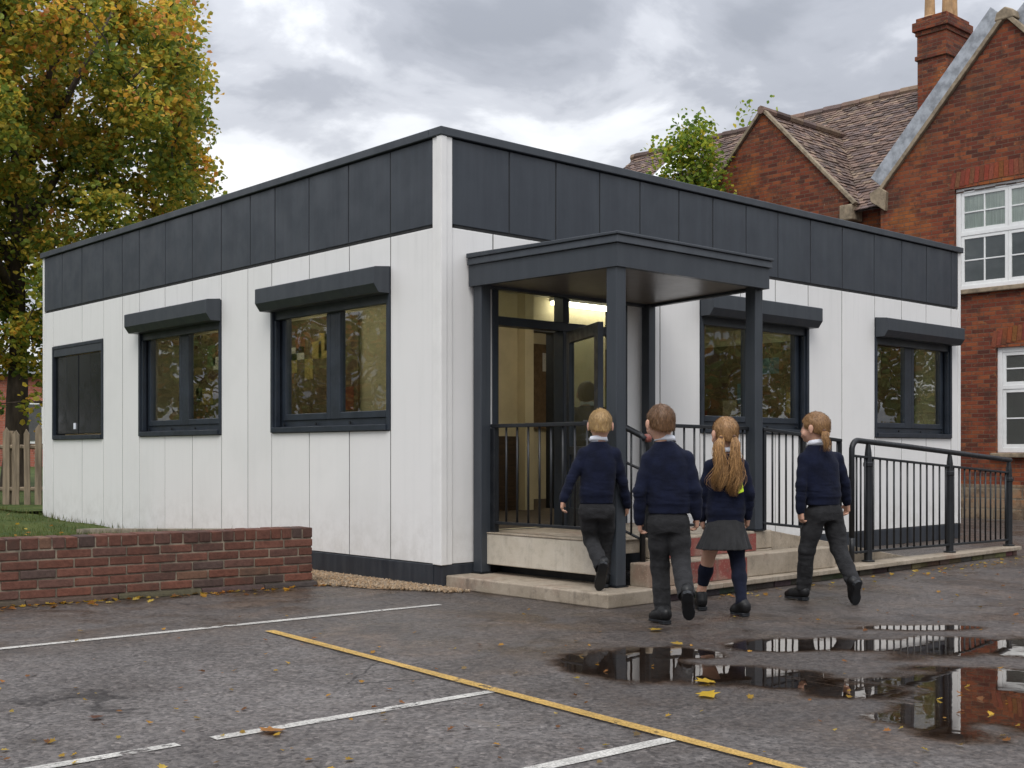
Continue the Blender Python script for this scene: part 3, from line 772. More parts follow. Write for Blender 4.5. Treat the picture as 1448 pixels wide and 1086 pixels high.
# what shows through the glass
def lamp(x, y, along):
    r = tag(empty('ceiling_light', (x, y, 2.655)), 'lit fluorescent strip light on the classroom ceiling', 'ceiling light', 'lit strip lights on the classroom ceiling')
    dx, dy = (.62, .06) if along == 'x' else (.06, .62)
    k = MB(); k.box((-dx, -dy, -.035), (dx, dy, 0)); k.build('casing', M['whitepaint'], r)
    k = MB(); k.box((-dx * .97, -dy * .8, -.075), (dx * .97, dy * .8, -.036)); k.build('tube', M['tube'], r)
for x, y, a in ((.75, 1.2, 'x'), (.85, 3.9, 'y'), (.85, 5.9, 'y'), (2.25, 1.1, 'x'), (4.0, 2.3, 'x'), (6.4, 2.3, 'x'), (2.3, 5.6, 'y'), (5.2, 1.2, 'x'), (.6, 2.0, 'y'), (3.3, 3.2, 'y')): lamp(x, y, a)
def board(label, a, b, seed, ax):
    r_ = random.Random(seed); k = MB(); k.box(a, b); o = k.build('display_board', M['cork'], None); tag(o, label, 'display board')
    cols = [rgb(170, 160, 135), rgb(130, 78, 56), rgb(160, 140, 80), rgb(84, 112, 122), rgb(190, 188, 180), rgb(96, 112, 74)]
    for i in range(9):
        k = MB(); c = cols[r_.randrange(6)]; w, hh = r_.uniform(.15, .32), r_.uniform(.14, .28)
        u = r_.uniform(0, 1); v = r_.uniform(a[2] + .02, b[2] - hh - .02)
        if ax == 'y':
            y = a[1] + .03 + (b[1] - a[1] - .06 - w) * (i + .5 * u) / 9; xx = min(a[0], b[0]) - .004
            k.add([(xx, y, v), (xx, y + w, v), (xx, y + w, v + hh), (xx, y, v + hh)], [(0, 3, 2, 1)], c)
        else:
            x = a[0] + .03 + (b[0] - a[0] - .06 - w) * (i + .5 * u) / 9; yy = min(a[1], b[1]) - .004
            k.add([(x, yy, v), (x + w, yy, v), (x + w, yy, v + hh), (x, yy, v + hh)], [(0, 1, 2, 3)], c)
        k.build('pinned_paper', M['pebble'], o)
board('pinboard of coloured papers on the side classroom wall', (1.575, 3.32, 1.35), (1.60, 4.9, 2.45), 4, 'y')
board('pinboard of papers deeper in the room behind the second side window', (1.575, 5.6, 1.35), (1.60, 7.25, 2.45), 6, 'y')
board('pinboard of coloured papers facing the entrance front windows', (3.3, 4.34, 1.3), (7.3, 4.37, 2.4), 9, 'x')
board('pinboard of papers on the end wall of the front classroom', (7.635, .5, 1.3), (7.66, 4.1, 2.45), 15, 'y')
# ------------------------------------------------------------------ entrance canopy
cn = tag(empty('entrance_canopy', (1.1, -.7, 0)), 'flat dark canopy on four square posts over the classroom doorway', 'canopy')
cn.location = (0, 0, 0)
A = [(.25, -.014), (2.27, -.014), (2.03, -1.45), (.33, -1.45)]      # plan of the roof, wall side first
def off(P, d):
    c = Vector((sum(p[0] for p in P) / 4, sum(p[1] for p in P) / 4)); out = []
    for p in P:
        v = Vector((p[0], p[1])); s = Vector((1 if v.x > c.x else -1, 1 if v.y > c.y else -1)); w = v + s * d
        out.append((w.x, min(w.y, -.013)))
    return out
def ring(k, P, inner, z0, z1):
    n = 4
    for i in range(n):
        a, b = P[i], P[(i + 1) % n]; c, d = inner[(i + 1) % n], inner[i]
        k.hexa([(a[0], a[1], z0), (b[0], b[1], z0), (c[0], c[1], z0), (d[0], d[1], z0), (a[0], a[1], z1), (b[0], b[1], z1), (c[0], c[1], z1), (d[0], d[1], z1)])
def zt(p): return 0
k = MB(); ring(k, A, off(A, -.05), 2.245, 2.40); k.build('fascia', M['trim'], cn)
k = MB(); P = off(A, .018); k.hexa([(p[0], p[1], 2.402) for p in P] + [(p[0], p[1], 2.455) for p in off(A, .012)])
P2 = off(A, .026); k.hexa([(p[0], p[1], 2.455) for p in P2] + [(p[0], p[1], 2.474 if p[1] < -1 else 2.49) for p in P2])
k.build('roof', M['trim'], cn, bevel=.004)
k = MB(); P = off(A, -.052); k.hexa([(p[0], p[1], 2.268) for p in P] + [(p[0], p[1], 2.285) for p in P]); k.build('soffit', M['soffit'], cn)
def post(x, y, z0, w=.095):
    k = MB(); k.box((x - w / 2, y - w / 2, z0 + .008), (x + w / 2, y + w / 2, 2.266)); o = k.build('post', M['trim'], cn, bevel=.006)
    k = MB(); k.box((x - w / 2 - .012, y - w / 2 - .012, z0), (x + w / 2 + .012, y + w / 2 + .012, z0 + .008)); k.build('base_plate', M['rail'], o)
post(.335, -.068, .096); post(.39, -1.385, .096); post(2.0, -1.33, .402); post(2.22, -.068, .402, .085)

# ------------------------------------------------------------------ concrete base slab, landing and steps
sl = tag(empty('concrete_base_slab', (0, 0, 0)), 'low pale concrete slab under the near left end of the entrance landing', 'concrete slab')
k = MB(); k.box((.03, -1.645, 0), (.52, -.012, .095)); k.build('slab', M['conc'], sl, bevel=.009)

st = tag(empty('entrance_steps', (0, 0, 0)), 'concrete steps with worn red painted risers rising to the doorway landing', 'steps')
k = MB(); k.box((.345, -1.29, .165), (.43, -.03, .392)); k.build('side_panel', M['concpanel'], st, bevel=.006)
k = MB(); k.box((.34, -1.30, .393), (2.15, -.02, .404)); k.box((.435, -1.28, .30), (2.13, -.02, .392)); k.build('landing', M['conc'], st, bevel=.004)
k = MB(); k.box((.74, -1.375, .10), (2.17, -1.305, .262)); k.box((.74, -1.375, .264), (2.17, -1.302, .402)); k.build('step', M['conc'], st, bevel=.008)
k = MB(); k.box((.53, -1.545, .085), (2.78, -1.38, .250)); k.build('step', M['conc'], st, bevel=.009)
k = MB(); k.box((.525, -1.67, .0), (.60, -1.30, .085)); k.build('step', M['conc'], st, bevel=.005)
k = MB(); k.box((.80, -1.3795, .255), (1.96, -1.3765, .385)); k.build('riser', M['redpaint'], st)
k = MB(); k.box((.86, -1.5495, .09), (1.62, -1.5465, .235)); k.build('riser', M['redpaint'], st)
k = MB(); k.box((.50, -1.2, .096), (.56, -.1, .16)); k.box((.40, -.1, .096), (.46, -.04, .165)); k.build('packer', M['rail'], st)

# long low kerb slab carrying the ramp rail
ks = tag(empty('kerb_slab', (0, 0, 0)), 'long low concrete slab along the foot of the steps and ramp railing', 'concrete slab')
k = MB()
n = 9; xs = [.61 + (6.02 - .61) * i / n for i in range(n + 1)]
for a, b in zip(xs, xs[1:]):
    def yf(x): return -1.665 + (x - .6) * .020
    ov = .02
    k.hexa([(a + .002, yf(a) , .048), (b - .002, yf(b), .048), (b - .002, -1.385, .048), (a + .002, -1.385, .048),
            (a + .002, yf(a), .085), (b - .002, yf(b), .085), (b - .002, -1.385, .085), (a + .002, -1.385, .085)])
k.build('slab', M['conc'], ks, bevel=.006)
k = MB()
x = .63
while x < 5.95:
    w = rnd.uniform(.14, .24); y0 = -1.645 + (x - .6) * .02 + rnd.uniform(0, .03)
    k.box((x, y0, 0), (min(x + w, 5.98), -1.40, .047), tuple(v * rnd.uniform(.6, 1.2) for v in ((.055, .045, .036) if x < 3.9 else (.12, .10, .06))))
    x += w + .008
k.build('rough_footing', M['brickgeo'], ks, bevel=.006)
# ramp surface behind the rail
rp = tag(empty('access_ramp', (0, 0, 0)), 'sloping concrete access ramp between the railing and the classroom wall', 'ramp')
k = MB(); k.hexa([(2.19, -1.36, 0), (4.5, -1.36, 0), (4.5, -.30, 0), (2.19, -.30, 0), (2.19, -1.36, .395), (4.5, -1.36, .03), (4.5, -.30, .03), (2.19, -.30, .395)])
k.build('ramp_deck', M['conc'], rp, bevel=.006)

# ------------------------------------------------------------------ railings
def bar(p, q, m, name, par, r=None, sq=None):
    k = MB(); p = Vector(p); q = Vector(q)
    if sq is None: k.tube([p, q], r, 8)
    else:
        t = (q - p).normalized(); s_ = t.orthogonal().normalized() if abs(t.z) < .9 else Vector((1, 0, 0))
        if abs(t.z) < .9: s_ = Vector((0, 0, 1)).cross(t).normalized()
        u = t.cross(s_).normalized(); a = sq[0] / 2; b = sq[1] / 2
        c = [s_ * a + u * b, -s_ * a + u * b, -s_ * a - u * b, s_ * a - u * b]
        k.hexa([p + v for v in c] + [q + v for v in c])
    return k.build(name, m, par, smooth=(sq is None), bevel=0 if sq is None else .004)
R = M['rail']
# landing rail on the left edge
lr = tag(empty('landing_railing', (0, 0, 0)), 'black railing with upright bars along the left edge of the doorway landing', 'railing')
X = .40
bar((X, -.115, 1.20), (X, -1.335, 1.20), R, 'top_rail', lr, sq=(.045, .028)); bar((X, -.115, .475), (X, -1.335, .475), R, 'bottom_rail', lr, sq=(.035, .022))
bar((X, -.135, .404), (X, -.135, 1.185), R, 'post', lr, sq=(.05, .05))
for y in [-.269 - .1193 * i for i in range(9)]: bar((X, y, .486), (X, y, 1.186), R, 'baluster', lr, r=.0085)
# stair handrail at the left of the steps
hr = tag(empty('stair_handrail', (0, 0, 0)), 'short black handrail dropping down the left of the steps behind the front post', 'handrail')
X = .62
k = MB(); k.tube([(X - .1, -.95, 1.21), (X, -1.12, 1.215), (X, -1.20, 1.20), (X + .02, -1.38, 1.12), (X + .02, -1.425, 1.09)], .021, 10); k.build('top_rail', R, hr, smooth=True)
k = MB(); k.tube([(X + .02, -1.40, .25), (X + .02, -1.40, 1.10)], .021, 10); k.build('post', R, hr, smooth=True)
k = MB(); k.tube([(X, -1.12, .404), (X, -1.12, 1.20)], .017, 10); k.build('post', R, hr, smooth=True)
bar((X, -1.12, .50), (X + .02, -1.40, .40), R, 'bottom_rail', hr, r=.010); bar((X, -1.12, .98), (X + .02, -1.40, .88), R, 'mid_rail', hr, r=.010)
for i in range(2): bar((X + .01, -1.21 - .095 * i, .46 - .03 * i), (X + .01, -1.21 - .095 * i, 1.17 - .03 * i), R, 'baluster', hr, r=.0075)
k = MB(); k.lathe([(.0, -.03), (.026, -.026), (.031, 0), (.026, .026), (.0, .031)], (X + .05, -1.42, 1.10), 12); k.build('red_cap', M['redpaint'], hr, smooth=True)
# back rail of the landing beside the wall, seen between the children
br_ = tag(empty('landing_back_railing', (0, 0, 0)), 'black railing with close upright bars on the far side of the landing behind the children', 'railing')
def slope_run(par, xa, xb, y, za, zb, ba, bb, n, rr=.008, top='flat'):
    bar((xa, y, za), (xb, y, zb), R, 'top_rail', par, sq=(.042, .026)); bar((xa, y, ba), (xb, y, bb), R, 'bottom_rail', par, sq=(.032, .02))
    for i in range(n):
        f = (i + .5) / n; x = xa + (xb - xa) * f
        bar((x, y, ba + (bb - ba) * f), (x, y, za + (zb - za) * f), R, 'baluster', par, r=rr)
slope_run(br_, .80, 1.955, -1.30, 1.195, 1.185, .475, .47, 10)
for x in (.82,): bar((x, -1.30, .404), (x, -1.30, 1.18), R, 'post', br_, sq=(.045, .045))
# first length of ramp rail from the canopy post
r1 = tag(empty('upper_ramp_railing', (0, 0, 0)), 'upper length of black ramp railing between canopy post and looped handrail', 'railing')
slope_run(r1, 2.06, 3.14, -1.36, 1.18, 1.10, .46, .35, 12)
bar((2.085, -1.36, .404), (2.085, -1.36, 1.17), R, 'post', r1, sq=(.03, .03)); bar((2.60, -1.36, .255), (2.60, -1.36, 1.14), R, 'post', r1, sq=(.03, .03))
bar((3.13, -1.36, .087), (3.13, -1.36, 1.10), R, 'post', r1, sq=(.03, .03))
# lower ramp rail with looped handrail on round posts
r2 = tag(empty('lower_ramp_railing', (0, 0, 0)), 'lower black ramp railing with looped round handrail and three stout posts', 'railing')
Y = -1.45
def zh(x): return 1.095 - (x - 3.4) * .065
k = MB()
pts = [(3.17, Y, .30), (3.17, Y, zh(3.2) - .12)]
for i in range(1, 9):
    a = PI / 2 * i / 8; pts.append((3.17 + .09 * (1 - math.cos(a)), Y, zh(3.26) - .09 + .09 * math.sin(a) - .0005 * i))
pts += [(3.9, Y, zh(3.9)), (4.8, Y, zh(4.8)), (5.7, Y, zh(5.7)), (6.0, Y, zh(6.0))]
k.tube(pts, .024, 12); k.build('handrail', R, r2, smooth=True)
for x in (3.42, 4.80, 5.97):
    k = MB(); k.lathe([(.055, .0), (.055, .012), (.034, .014), (.034, zh(x) - .30), (.041, zh(x) - .295), (.041, zh(x) - .265), (.032, zh(x) - .26), (.028, zh(x) - .18), (.020, zh(x) - .12), (.016, zh(x) - .10)], (x, Y, .086), 14)
    k.build('post', R, r2, smooth=False, bevel=.002)
for nm, dz in (('mid_rail', -.135), ): bar((3.18, Y, zh(3.18) + dz), (5.95, Y, zh(5.95) + dz + .01), R, nm, r2, sq=(.032, .02))
bar((3.18, Y, .175), (5.95, Y, .145), R, 'bottom_rail', r2, sq=(.032, .02))
for a, b, n in ((3.21, 3.40, 3), (3.44, 4.78, 12), (4.82, 5.95, 11)):
    for i in range(n):
        x = a + (b - a) * (i + .5) / n
        bar((x, Y, .16 ), (x, Y, zh(x) - .135), R, 'baluster', r2, r=.0085)
# return rail on the building side of the ramp
k = MB(); k.tube([(3.17, Y, .32), (3.17, Y, .10)], .022, 10); k.build('loop_foot', R, r2, smooth=True)

# ------------------------------------------------------------------ brick garden wall
gw = tag(empty('brick_garden_wall', (0, 0, 0)), 'low red brick retaining wall with upright brick capping beside the lawn', 'garden wall')
def gwp(s, dpt, z):         # s metres to the left of its right-hand end, dpt metres behind its face
    v = Vector((-1, -(-.1305), 0)).normalized(); q = Vector((v.y, -v.x, 0));  q = q if q.y > 0 else -q
    p = Vector((-.617, .775, 0)) + v * s + q * dpt; return (p.x, p.y, z)
def bcol():
    t = rnd.random()
    if t < .45: c = (.132, .056, .039)
    elif t < .7: c = (.112, .056, .043)
    elif t < .86: c = (.150, .060, .040)
    elif t < .95: c = (.090, .058, .049)
    else: c = (.17, .092, .06)
    v = rnd.uniform(.82, 1.15); return tuple(x * v for x in c)
WL = 6.2; WD = .225
k = MB(); rows = 5; rh = .0635; z0 = .045
for r in range(rows):
    za = z0 + r * rh; s = 0; first = r % 2
    hd = (r == 2)
    while s < WL:
        L = (.107 if first else .222); first = 0
        e = min(s + L, WL); j = rnd.uniform(-.004, .004); jz = rnd.uniform(-.002, .002)
        k.hexa([gwp(s, j, za + jz), gwp(e, j, za + jz), gwp(e, WD + .0, za + jz), gwp(s, WD, za + jz), gwp(s, j, za + .054 + jz), gwp(e, j, za + .054 + jz), gwp(e, WD, za + .054 + jz), gwp(s, WD, za + .054 + jz)], bcol())
        s = e + .010
s = 0
while s < WL:
    w = rnd.choice((.075, .078, .08, .105)) if s > .2 else .075
    j = rnd.uniform(-.006, .004); zt_ = .438 + rnd.uniform(-.003, .003); c = bcol(); c = tuple(x * .82 for x in c)
    k.hexa([gwp(s, j, .365), gwp(s + w, j, .365), gwp(s + w, WD, .365), gwp(s, WD, .365), gwp(s, j, zt_), gwp(s + w, j, zt_), gwp(s + w, WD, zt_), gwp(s, WD, zt_)], c)
    s += w + .009
k.build('brickwork', M['brickgeo'], gw, bevel=.006)
k = MB(); k.hexa([gwp(.006, .009, 0), gwp(WL, .009, 0), gwp(WL, WD - .01, 0), gwp(.006, WD - .01, 0), gwp(.006, .009, .425), gwp(WL, .009, .425), gwp(WL, WD - .01, .425), gwp(.006, WD - .01, .425)])
k.hexa([gwp(.012, WD - .01, .0), gwp(.20, WD - .01, .0), (-.80, 4.7, 0), (-.62, 4.7, 0), gwp(.012, WD - .01, .42), gwp(.20, WD - .01, .42), (-.80, 4.7, .25), (-.62, 4.7, .25)])
k.build('mortar', plain('wall_mortar', (.21, .175, .13), .95, .4, 12, .6, 60), gw)
k = MB(); s = -.03
while s < WL:
    w = rnd.uniform(.3, .6); k.hexa([gwp(s, -.035 + rnd.uniform(-.01, .01), 0), gwp(s + w, -.03, 0), gwp(s + w, .05, 0), gwp(s, .05, 0), gwp(s, -.022, .036), gwp(s + w, -.022, .036), gwp(s + w, .05, .043), gwp(s, .05, .043)], tuple(v * rnd.uniform(.7, 1.1) for v in (.075, .058, .045))); s += w + .004
k.build('footing', M['brickgeo'], gw, bevel=.008)

# ------------------------------------------------------------------ fallen leaves
def leaf_shape(k, p, size, rz, tilt, col, curl=.3):
    q = Euler((tilt[0], tilt[1], rz)).to_matrix(); out = []
    prof = [(0, -.5), (.18, -.34), (.46, -.28), (.30, -.05), (.52, .16), (.24, .18), (.0, .55), (-.24, .18), (-.52, .16), (-.30, -.05), (-.46, -.28), (-.18, -.34)]
    for x, y in prof: out.append(Vector(p) + q @ Vector((x * size, y * size, curl * size * (abs(x) ** 1.3 + .25 * y * y))))
    c = Vector(p) + q @ Vector((0, 0, 0)); n = len(out)
    k.add(out + [c], [(i, (i + 1) % n, n) for i in range(n)], col)
LC = [(.55, .33, .035), (.48, .24, .03), (.38, .15, .03), (.25, .10, .03), (.60, .42, .08), (.30, .20, .08)]
for px, py, sz, c, lab in ((385, 1037, .10, (.42, .19, .05), 'single orange leaf lying on the white line at the front'), (997, 967, .10, (.60, .38, .03), 'bright yellow leaf floating at the edge of the long puddle'),
                      (1001, 986, .10, (.62, .40, .03), 'bright yellow leaf on tarmac just below the long puddle'), (927, 893, .085, (.50, .32, .05), 'yellow leaf on the pale dusty patch behind the tallest boy'),
                      (957, 913, .07, (.46, .30, .05), 'small yellow leaf above the long puddle'), (136, 1018, .06, (.14, .06, .035), 'small dark brown leaf alone on the dry grey tarmac'),
                      (640, 820, .05, (.4, .25, .1), None)):
    if lab is None: continue
    k = MB(); leaf_shape(k, (0, 0, .006), sz, rnd.uniform(0, 6), (rnd.uniform(-.1, .1), rnd.uniform(-.1, .1)), c, .12)
    g_ = gp(px, py); tag(k.build('fallen_leaf', M['leafs'], loc=(g_.x, g_.y, .006)), lab, 'leaf')
k = MB()
def scatter(n, fn, smin=.02, smax=.06):
    for i in range(n):
        x, y = fn()
        c = LC[rnd.randrange(6)]; v = rnd.uniform(.5, 1.1)
        leaf_shape(k, (x, y, .008), rnd.uniform(smin, smax), rnd.uniform(0, 6.3), (rnd.uniform(-.4, .4), rnd.uniform(-.4, .4)), tuple(q * v for q in c), rnd.uniform(.1, .6))
def f1():
    s = rnd.uniform(-.1, 4.5); d_ = -abs(rnd.gauss(.04, .12)) - .02; p = gwp(s, d_, 0); return p[0], p[1]
scatter(210, f1)
def f2():
    p = gp(rnd.uniform(-60, 1500), rnd.uniform(862, 1100)); return p.x, p.y
scatter(170, f2, .012, .035)
def f3():
    return rnd.uniform(.9, 6.1), -1.70 - abs(rnd.gauss(0, .14))
scatter(90, f3, .02, .045)
def f4(): return rnd.uniform(1.0, 5.5), rnd.uniform(-4.5, -1.8)
scatter(110, f4, .015, .04)
tag(k.build('leaf_litter', M['leafs']), 'scattered small autumn leaves along wall foot and across the tarmac', 'leaf litter', None, 'stuff')
k = MB()
for i in range(90):
    y = rnd.uniform(3.6, 9.5); x = rnd.uniform(-4.5, -.1)
    if x > -.8 and y < 4.8: continue
    leaf_shape(k, (x, y, lawn_z(y) + .03), rnd.uniform(.03, .07), rnd.uniform(0, 6.3), (rnd.uniform(-.5, .5), rnd.uniform(-.5, .5)), LC[rnd.randrange(6)])
tag(k.build('lawn_leaves', M['leafs']), 'autumn leaves fallen on the lawn', 'leaf litter', None, 'stuff')
# ------------------------------------------------------------------ picket fence behind the lawn
pf = tag(empty('picket_fence', (0, 0, 0)), 'weathered wooden paling fence behind the lawn at the far left', 'fence')
def pale(r, d, z0, h, w=.085, th=.022, lean=0):
    k = MB(); a = cam_pt(1, 0) - cam_pt(0, 0); b = cam_pt(0, 1) - cam_pt(0, 0); a.z = b.z = 0; c = cam_pt(r, d, z0)
    P = [(-w/2, 0), (w/2, 0), (w/2 + lean * .5, h - .07), (lean, h), (-w/2 + lean * .5, h - .07)]
    k.prism([c + a * p[0] + Vector((0, 0, p[1])) for p in P], b * th)
    k.build('picket', M['wood'], pf, bevel=.004)
i = 0; r = -6.36
while r > -10.4:
    pale(r, 16.5 + rnd.uniform(-.01, .01), .26, 1.10 + rnd.uniform(-.06, .05), rnd.uniform(.075, .10), .022, rnd.uniform(-.03, .03)); r -= rnd.uniform(.125, .165); i += 1
for z in (.50, 1.08):
    k = MB(); a = cam_pt(-6.3, 16.535, z); b = cam_pt(-10.5, 16.535, z); k.tube([a, b], .03, 6); k.build('rail', M['wood'], pf)
for r in (-6.9, -8.8):
    k = MB(); k.tube([cam_pt(r, 16.60, .2), cam_pt(r, 16.60, 1.30)], .05, 8); k.build('post', M['wood'], pf)

# pale red brick building far beyond the fence
fb = tag(empty('distant_brick_building', (0, 0, 0)), 'pale red brick building far behind the fence and tree trunk', 'building')
def camquad(k, r0, r1, d, z0, z1, dep):
    c = [cam_pt(r0, d, z0), cam_pt(r1, d, z0), cam_pt(r1, d + dep, z0), cam_pt(r0, d + dep, z0)]
    k.hexa(c + [Vector((p.x, p.y, z1)) for p in c])
k = MB(); camquad(k, -24, -10.5, 40, .4, 3.6, 8); k.build('wall', M['pinkbrick'], fb)
k = MB(); camquad(k, -24.3, -10.2, 39.7, 3.6, 3.85, 8.6); k.build('roof', M['lead'], fb)
for r in (-22, -19.4, -16.6, -14.2):
    k = MB(); camquad(k, r, r + 1.1, 39.93, 1.3, 2.7, .05); w_ = k.build('window', M['whitepaint'], fb)
    k = MB(); camquad(k, r + .1, r + 1.0, 39.90, 1.4, 2.6, .02); k.build('pane', M['blackin'], w_)

# ------------------------------------------------------------------ trees
def tree(name, label, base, trunk_h, trunk_r, centre, rad, n_clump, n_leaf, lsize, pal, seed, group=None, gap=.12, cat='tree', shade=True):
    r_ = random.Random(seed); root = tag(empty(name, base), label, cat, group)
    b0 = Vector(base); C0 = Vector(centre) - b0
    tips = []
    tries = 0
    while len(tips) < n_clump and tries < 40000:
        tries += 1
        v = Vector((r_.uniform(-1, 1), r_.uniform(-1, 1), r_.uniform(-1, 1)))
        l = v.length
        if l > 1 or l < .25: continue
        if r_.random() > .35 + .75 * l: continue
        p = np.array([[v.x * 2 + seed, v.y * 2, v.z * 2]])
        g_ = vnoise(p, 1.25, seed)[0]
        if g_ < -gap * 3 and l > .45: continue
        bulge = 1 + .22 * vnoise(np.array([[v.x / l, v.y / l, v.z / l]]), 1.9, seed + 5)[0] + .12 * vnoise(np.array([[v.x / l, v.y / l, v.z / l]]), 4.3, seed + 6)[0]
        tips.append((C0 + Vector((v.x * rad[0], v.y * rad[1], v.z * rad[2])) * bulge, l))
    # limbs
    k = MB(); top = Vector((r_.uniform(-.15, .15), r_.uniform(-.15, .15), trunk_h))
    pts = [Vector((0, 0, -.1)), Vector((0, 0, .15)), top * .4 + Vector((.04, .03, 0)), top * .75, top]
    k.tube(pts, [trunk_r * 1.5, trunk_r * 1.1, trunk_r, trunk_r * .9, trunk_r * .8], 10)
    mains = []
    lead = C0 + Vector((0, 0, rad[2] * .55)); k.tube([top, top.lerp(lead, .5) + Vector((.1, -.1, 0)), lead], [trunk_r * .8, trunk_r * .45, trunk_r * .12], 8)
    for i in range(9):
        a = 2 * PI * i / 9 + r_.uniform(-.3, .3); zf = r_.uniform(-.55, .5)
        e = C0 + Vector((math.cos(a) * rad[0] * .55, math.sin(a) * rad[1] * .55, zf * rad[2]))
        s_ = top.lerp(lead, max(0, min(.8, .1 + .35 * (zf + .5))))
        m_ = s_.lerp(e, .5) + Vector((0, 0, .12 * rad[2] * r_.uniform(-.2, 1)))
        k.tube([s_, m_, e], [trunk_r * .5, trunk_r * .3, trunk_r * .12], 7); mains.append((m_, e))
    for p, l in tips:
        m_, e = min(mains, key=lambda q: (q[1] - p).length); s_ = m_.lerp(e, r_.uniform(.3, 1))
        near_ = [t_ for t_, l_ in tips if .05 < (t_ - p).length < 1.3 * max(.5, rad[0] / 4) and (t_ - C0).length < (p - C0).length]
        if near_: s_ = min(near_, key=lambda t_: (t_ - p).length)
        elif (s_ - p).length > rad[0] * .5: continue
        mid = s_.lerp(p, .5) + Vector((r_.uniform(-.1, .1), r_.uniform(-.1, .1), r_.uniform(0, .15)))
        k.tube([s_, mid, p], [trunk_r * .13, trunk_r * .08, trunk_r * .03], 5, caps=False)
    k.build('trunk', M['bark'], root, smooth=True)
    # leaves
    per = max(1, n_leaf // max(1, len(tips)))
    rs = np.random.RandomState(seed); k = MB(); sr = lsize * (4.2 if lsize > .12 else 5.4)
    for p, l in tips:
        cb = r_.random(); dz = (p.z - C0.z) / rad[2]
        sc_ = r_.uniform(.7, 1.35)
        for i in range(per):
            v = Vector((r_.gauss(0, 1), r_.gauss(0, 1), r_.gauss(0, .75)))
            if v.length > 1.55: v *= 1.55 * r_.random() ** .4 / v.length
            v *= sr * .55 * sc_
            q = p + v; s = lsize * r_.uniform(.6, 1.25)
            R_ = Euler((r_.gauss(0, .75), r_.gauss(0, .75), r_.uniform(0, 6.3))).to_matrix()
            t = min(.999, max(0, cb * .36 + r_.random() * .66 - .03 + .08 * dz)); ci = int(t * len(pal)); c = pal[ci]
            vv = r_.uniform(.75, 1.3) * (.8 + .6 * min(1, l)); c = tuple(x * vv for x in c)  # inner clumps tinted darker than outer ones: crown shade put into leaf colour
            f_ = r_.uniform(.1, .35)
            L = [(0, -.5, 0), (.42, -.18, f_ * .4), (.3, .28, f_ * .3), (0, .55, -.1), (-.3, .28, f_ * .3), (-.42, -.18, f_ * .4)]
            k.add([q + R_ @ Vector((a * s, b * s, cc * s)) for a, b, cc in L], [(0, 1, 2, 3), (0, 3, 4, 5)], c)
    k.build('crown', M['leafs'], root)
    return root
AUT = [(.075, .115, .026), (.11, .155, .028), (.16, .20, .032), (.23, .24, .036), (.32, .28, .04), (.43, .32, .044), (.52, .30, .045), (.44, .19, .05)]
GRN = [(.07, .12, .02), (.10, .16, .022), (.16, .22, .025), (.24, .27, .028), (.34, .28, .03)]
DRK = [(.07, .115, .04), (.10, .15, .05), (.15, .18, .06), (.24, .20, .07), (.34, .17, .06)]
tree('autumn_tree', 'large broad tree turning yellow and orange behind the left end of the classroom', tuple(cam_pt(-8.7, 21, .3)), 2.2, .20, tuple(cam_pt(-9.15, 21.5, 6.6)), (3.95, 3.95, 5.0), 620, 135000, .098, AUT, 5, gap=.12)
tree('young_tree', 'bright green young tree in front of the old tiled school roof', (11.4, 7.0, 0), 4.2, .06, (11.4, 6.95, 5.75), (.50, .55, 1.25), 46, 4600, .080, GRN, 8)
tree('slim_tree', 'slim tree with only its topmost sprigs showing above the small gable', (17.5, 10.0, 0), 6.5, .08, (17.5, 10.05, 7.7), (.30, .32, 1.45), 24, 1000, .11, GRN, 13)
# trees around the playground that the panes and puddles mirror
n0 = tree('bushy_tree', 'bushy autumn tree across the playground, mirrored in the classroom panes', (-15, 16, 0), 1.4, .22, (-15, 16, 4.4), (4.2, 4.2, 3.9), 110, 6000, .26, DRK, 21, 'trees around the playground')
n0.scale = (.62, .62, .62)
for x, y, s, a in ((-7.5, 19, .66, 2.6), (-3.2, 27, .7, 5.6), (-21, 9.5, .62, 1.2), (-17, 26, .8, 2.2), (15, -15, .62, .7), (24, -11, .72, 3.1), (9, -20, .6, 4.2), (29, -20, .9, 5.0)):
    c = copy_tree(n0); c.location = (x, y, 0); c.rotation_euler = (0, 0, a); c.scale = (s, s, s)

# ------------------------------------------------------------------ old brick school
sh = tag(empty('brick_school', (0, 0, 0)), 'old red brick school with steep gables, tiled roof and white windows', 'school building')
XW = 12.0
YA, ZA, HWB, ZE = 1.44, 7.49, 2.09, 5.20       # big gable apex and eaves
k = MB()
def wallx(k, poly, x, th=.25):
    k.prism([(x, y, z) for y, z in poly], (th, 0, 0))
UW = (2.26, .62, 3.50, 5.07); LW_ = (1.60, .10, 1.0, 2.58)      # upper and lower window openings
def wr(a, b, c, d): wallx(k, [(a, c), (a, d), (b, d), (b, c)], XW)
yl, yr = YA + HWB, YA - HWB
wr(yl, yr, 0, LW_[2]); wr(yl, LW_[0], LW_[2], LW_[3]); wr(LW_[1], yr, LW_[2], LW_[3]); wr(yl, yr, LW_[3], UW[2])
wr(yl, UW[0], UW[2], UW[3]); wr(UW[1], yr, UW[2], UW[3])
wallx(k, [(yl, UW[3]), (yl, ZE), (YA, ZA), (yr, ZE), (yr, UW[3])], XW)
k.build('gable_wall', M['schoolbrick'], sh)
YB, ZB, HWS, ZES = 5.86, 7.0, 1.72, 5.22       # small gable
k = MB(); wallx(k, [(YB + HWS, 0), (YB + HWS, ZES), (YB, ZB), (YB - HWS, ZES), (YB - HWS, 0)], XW + .03)
k.build('gable_wall', M['schoolbrick'], sh)
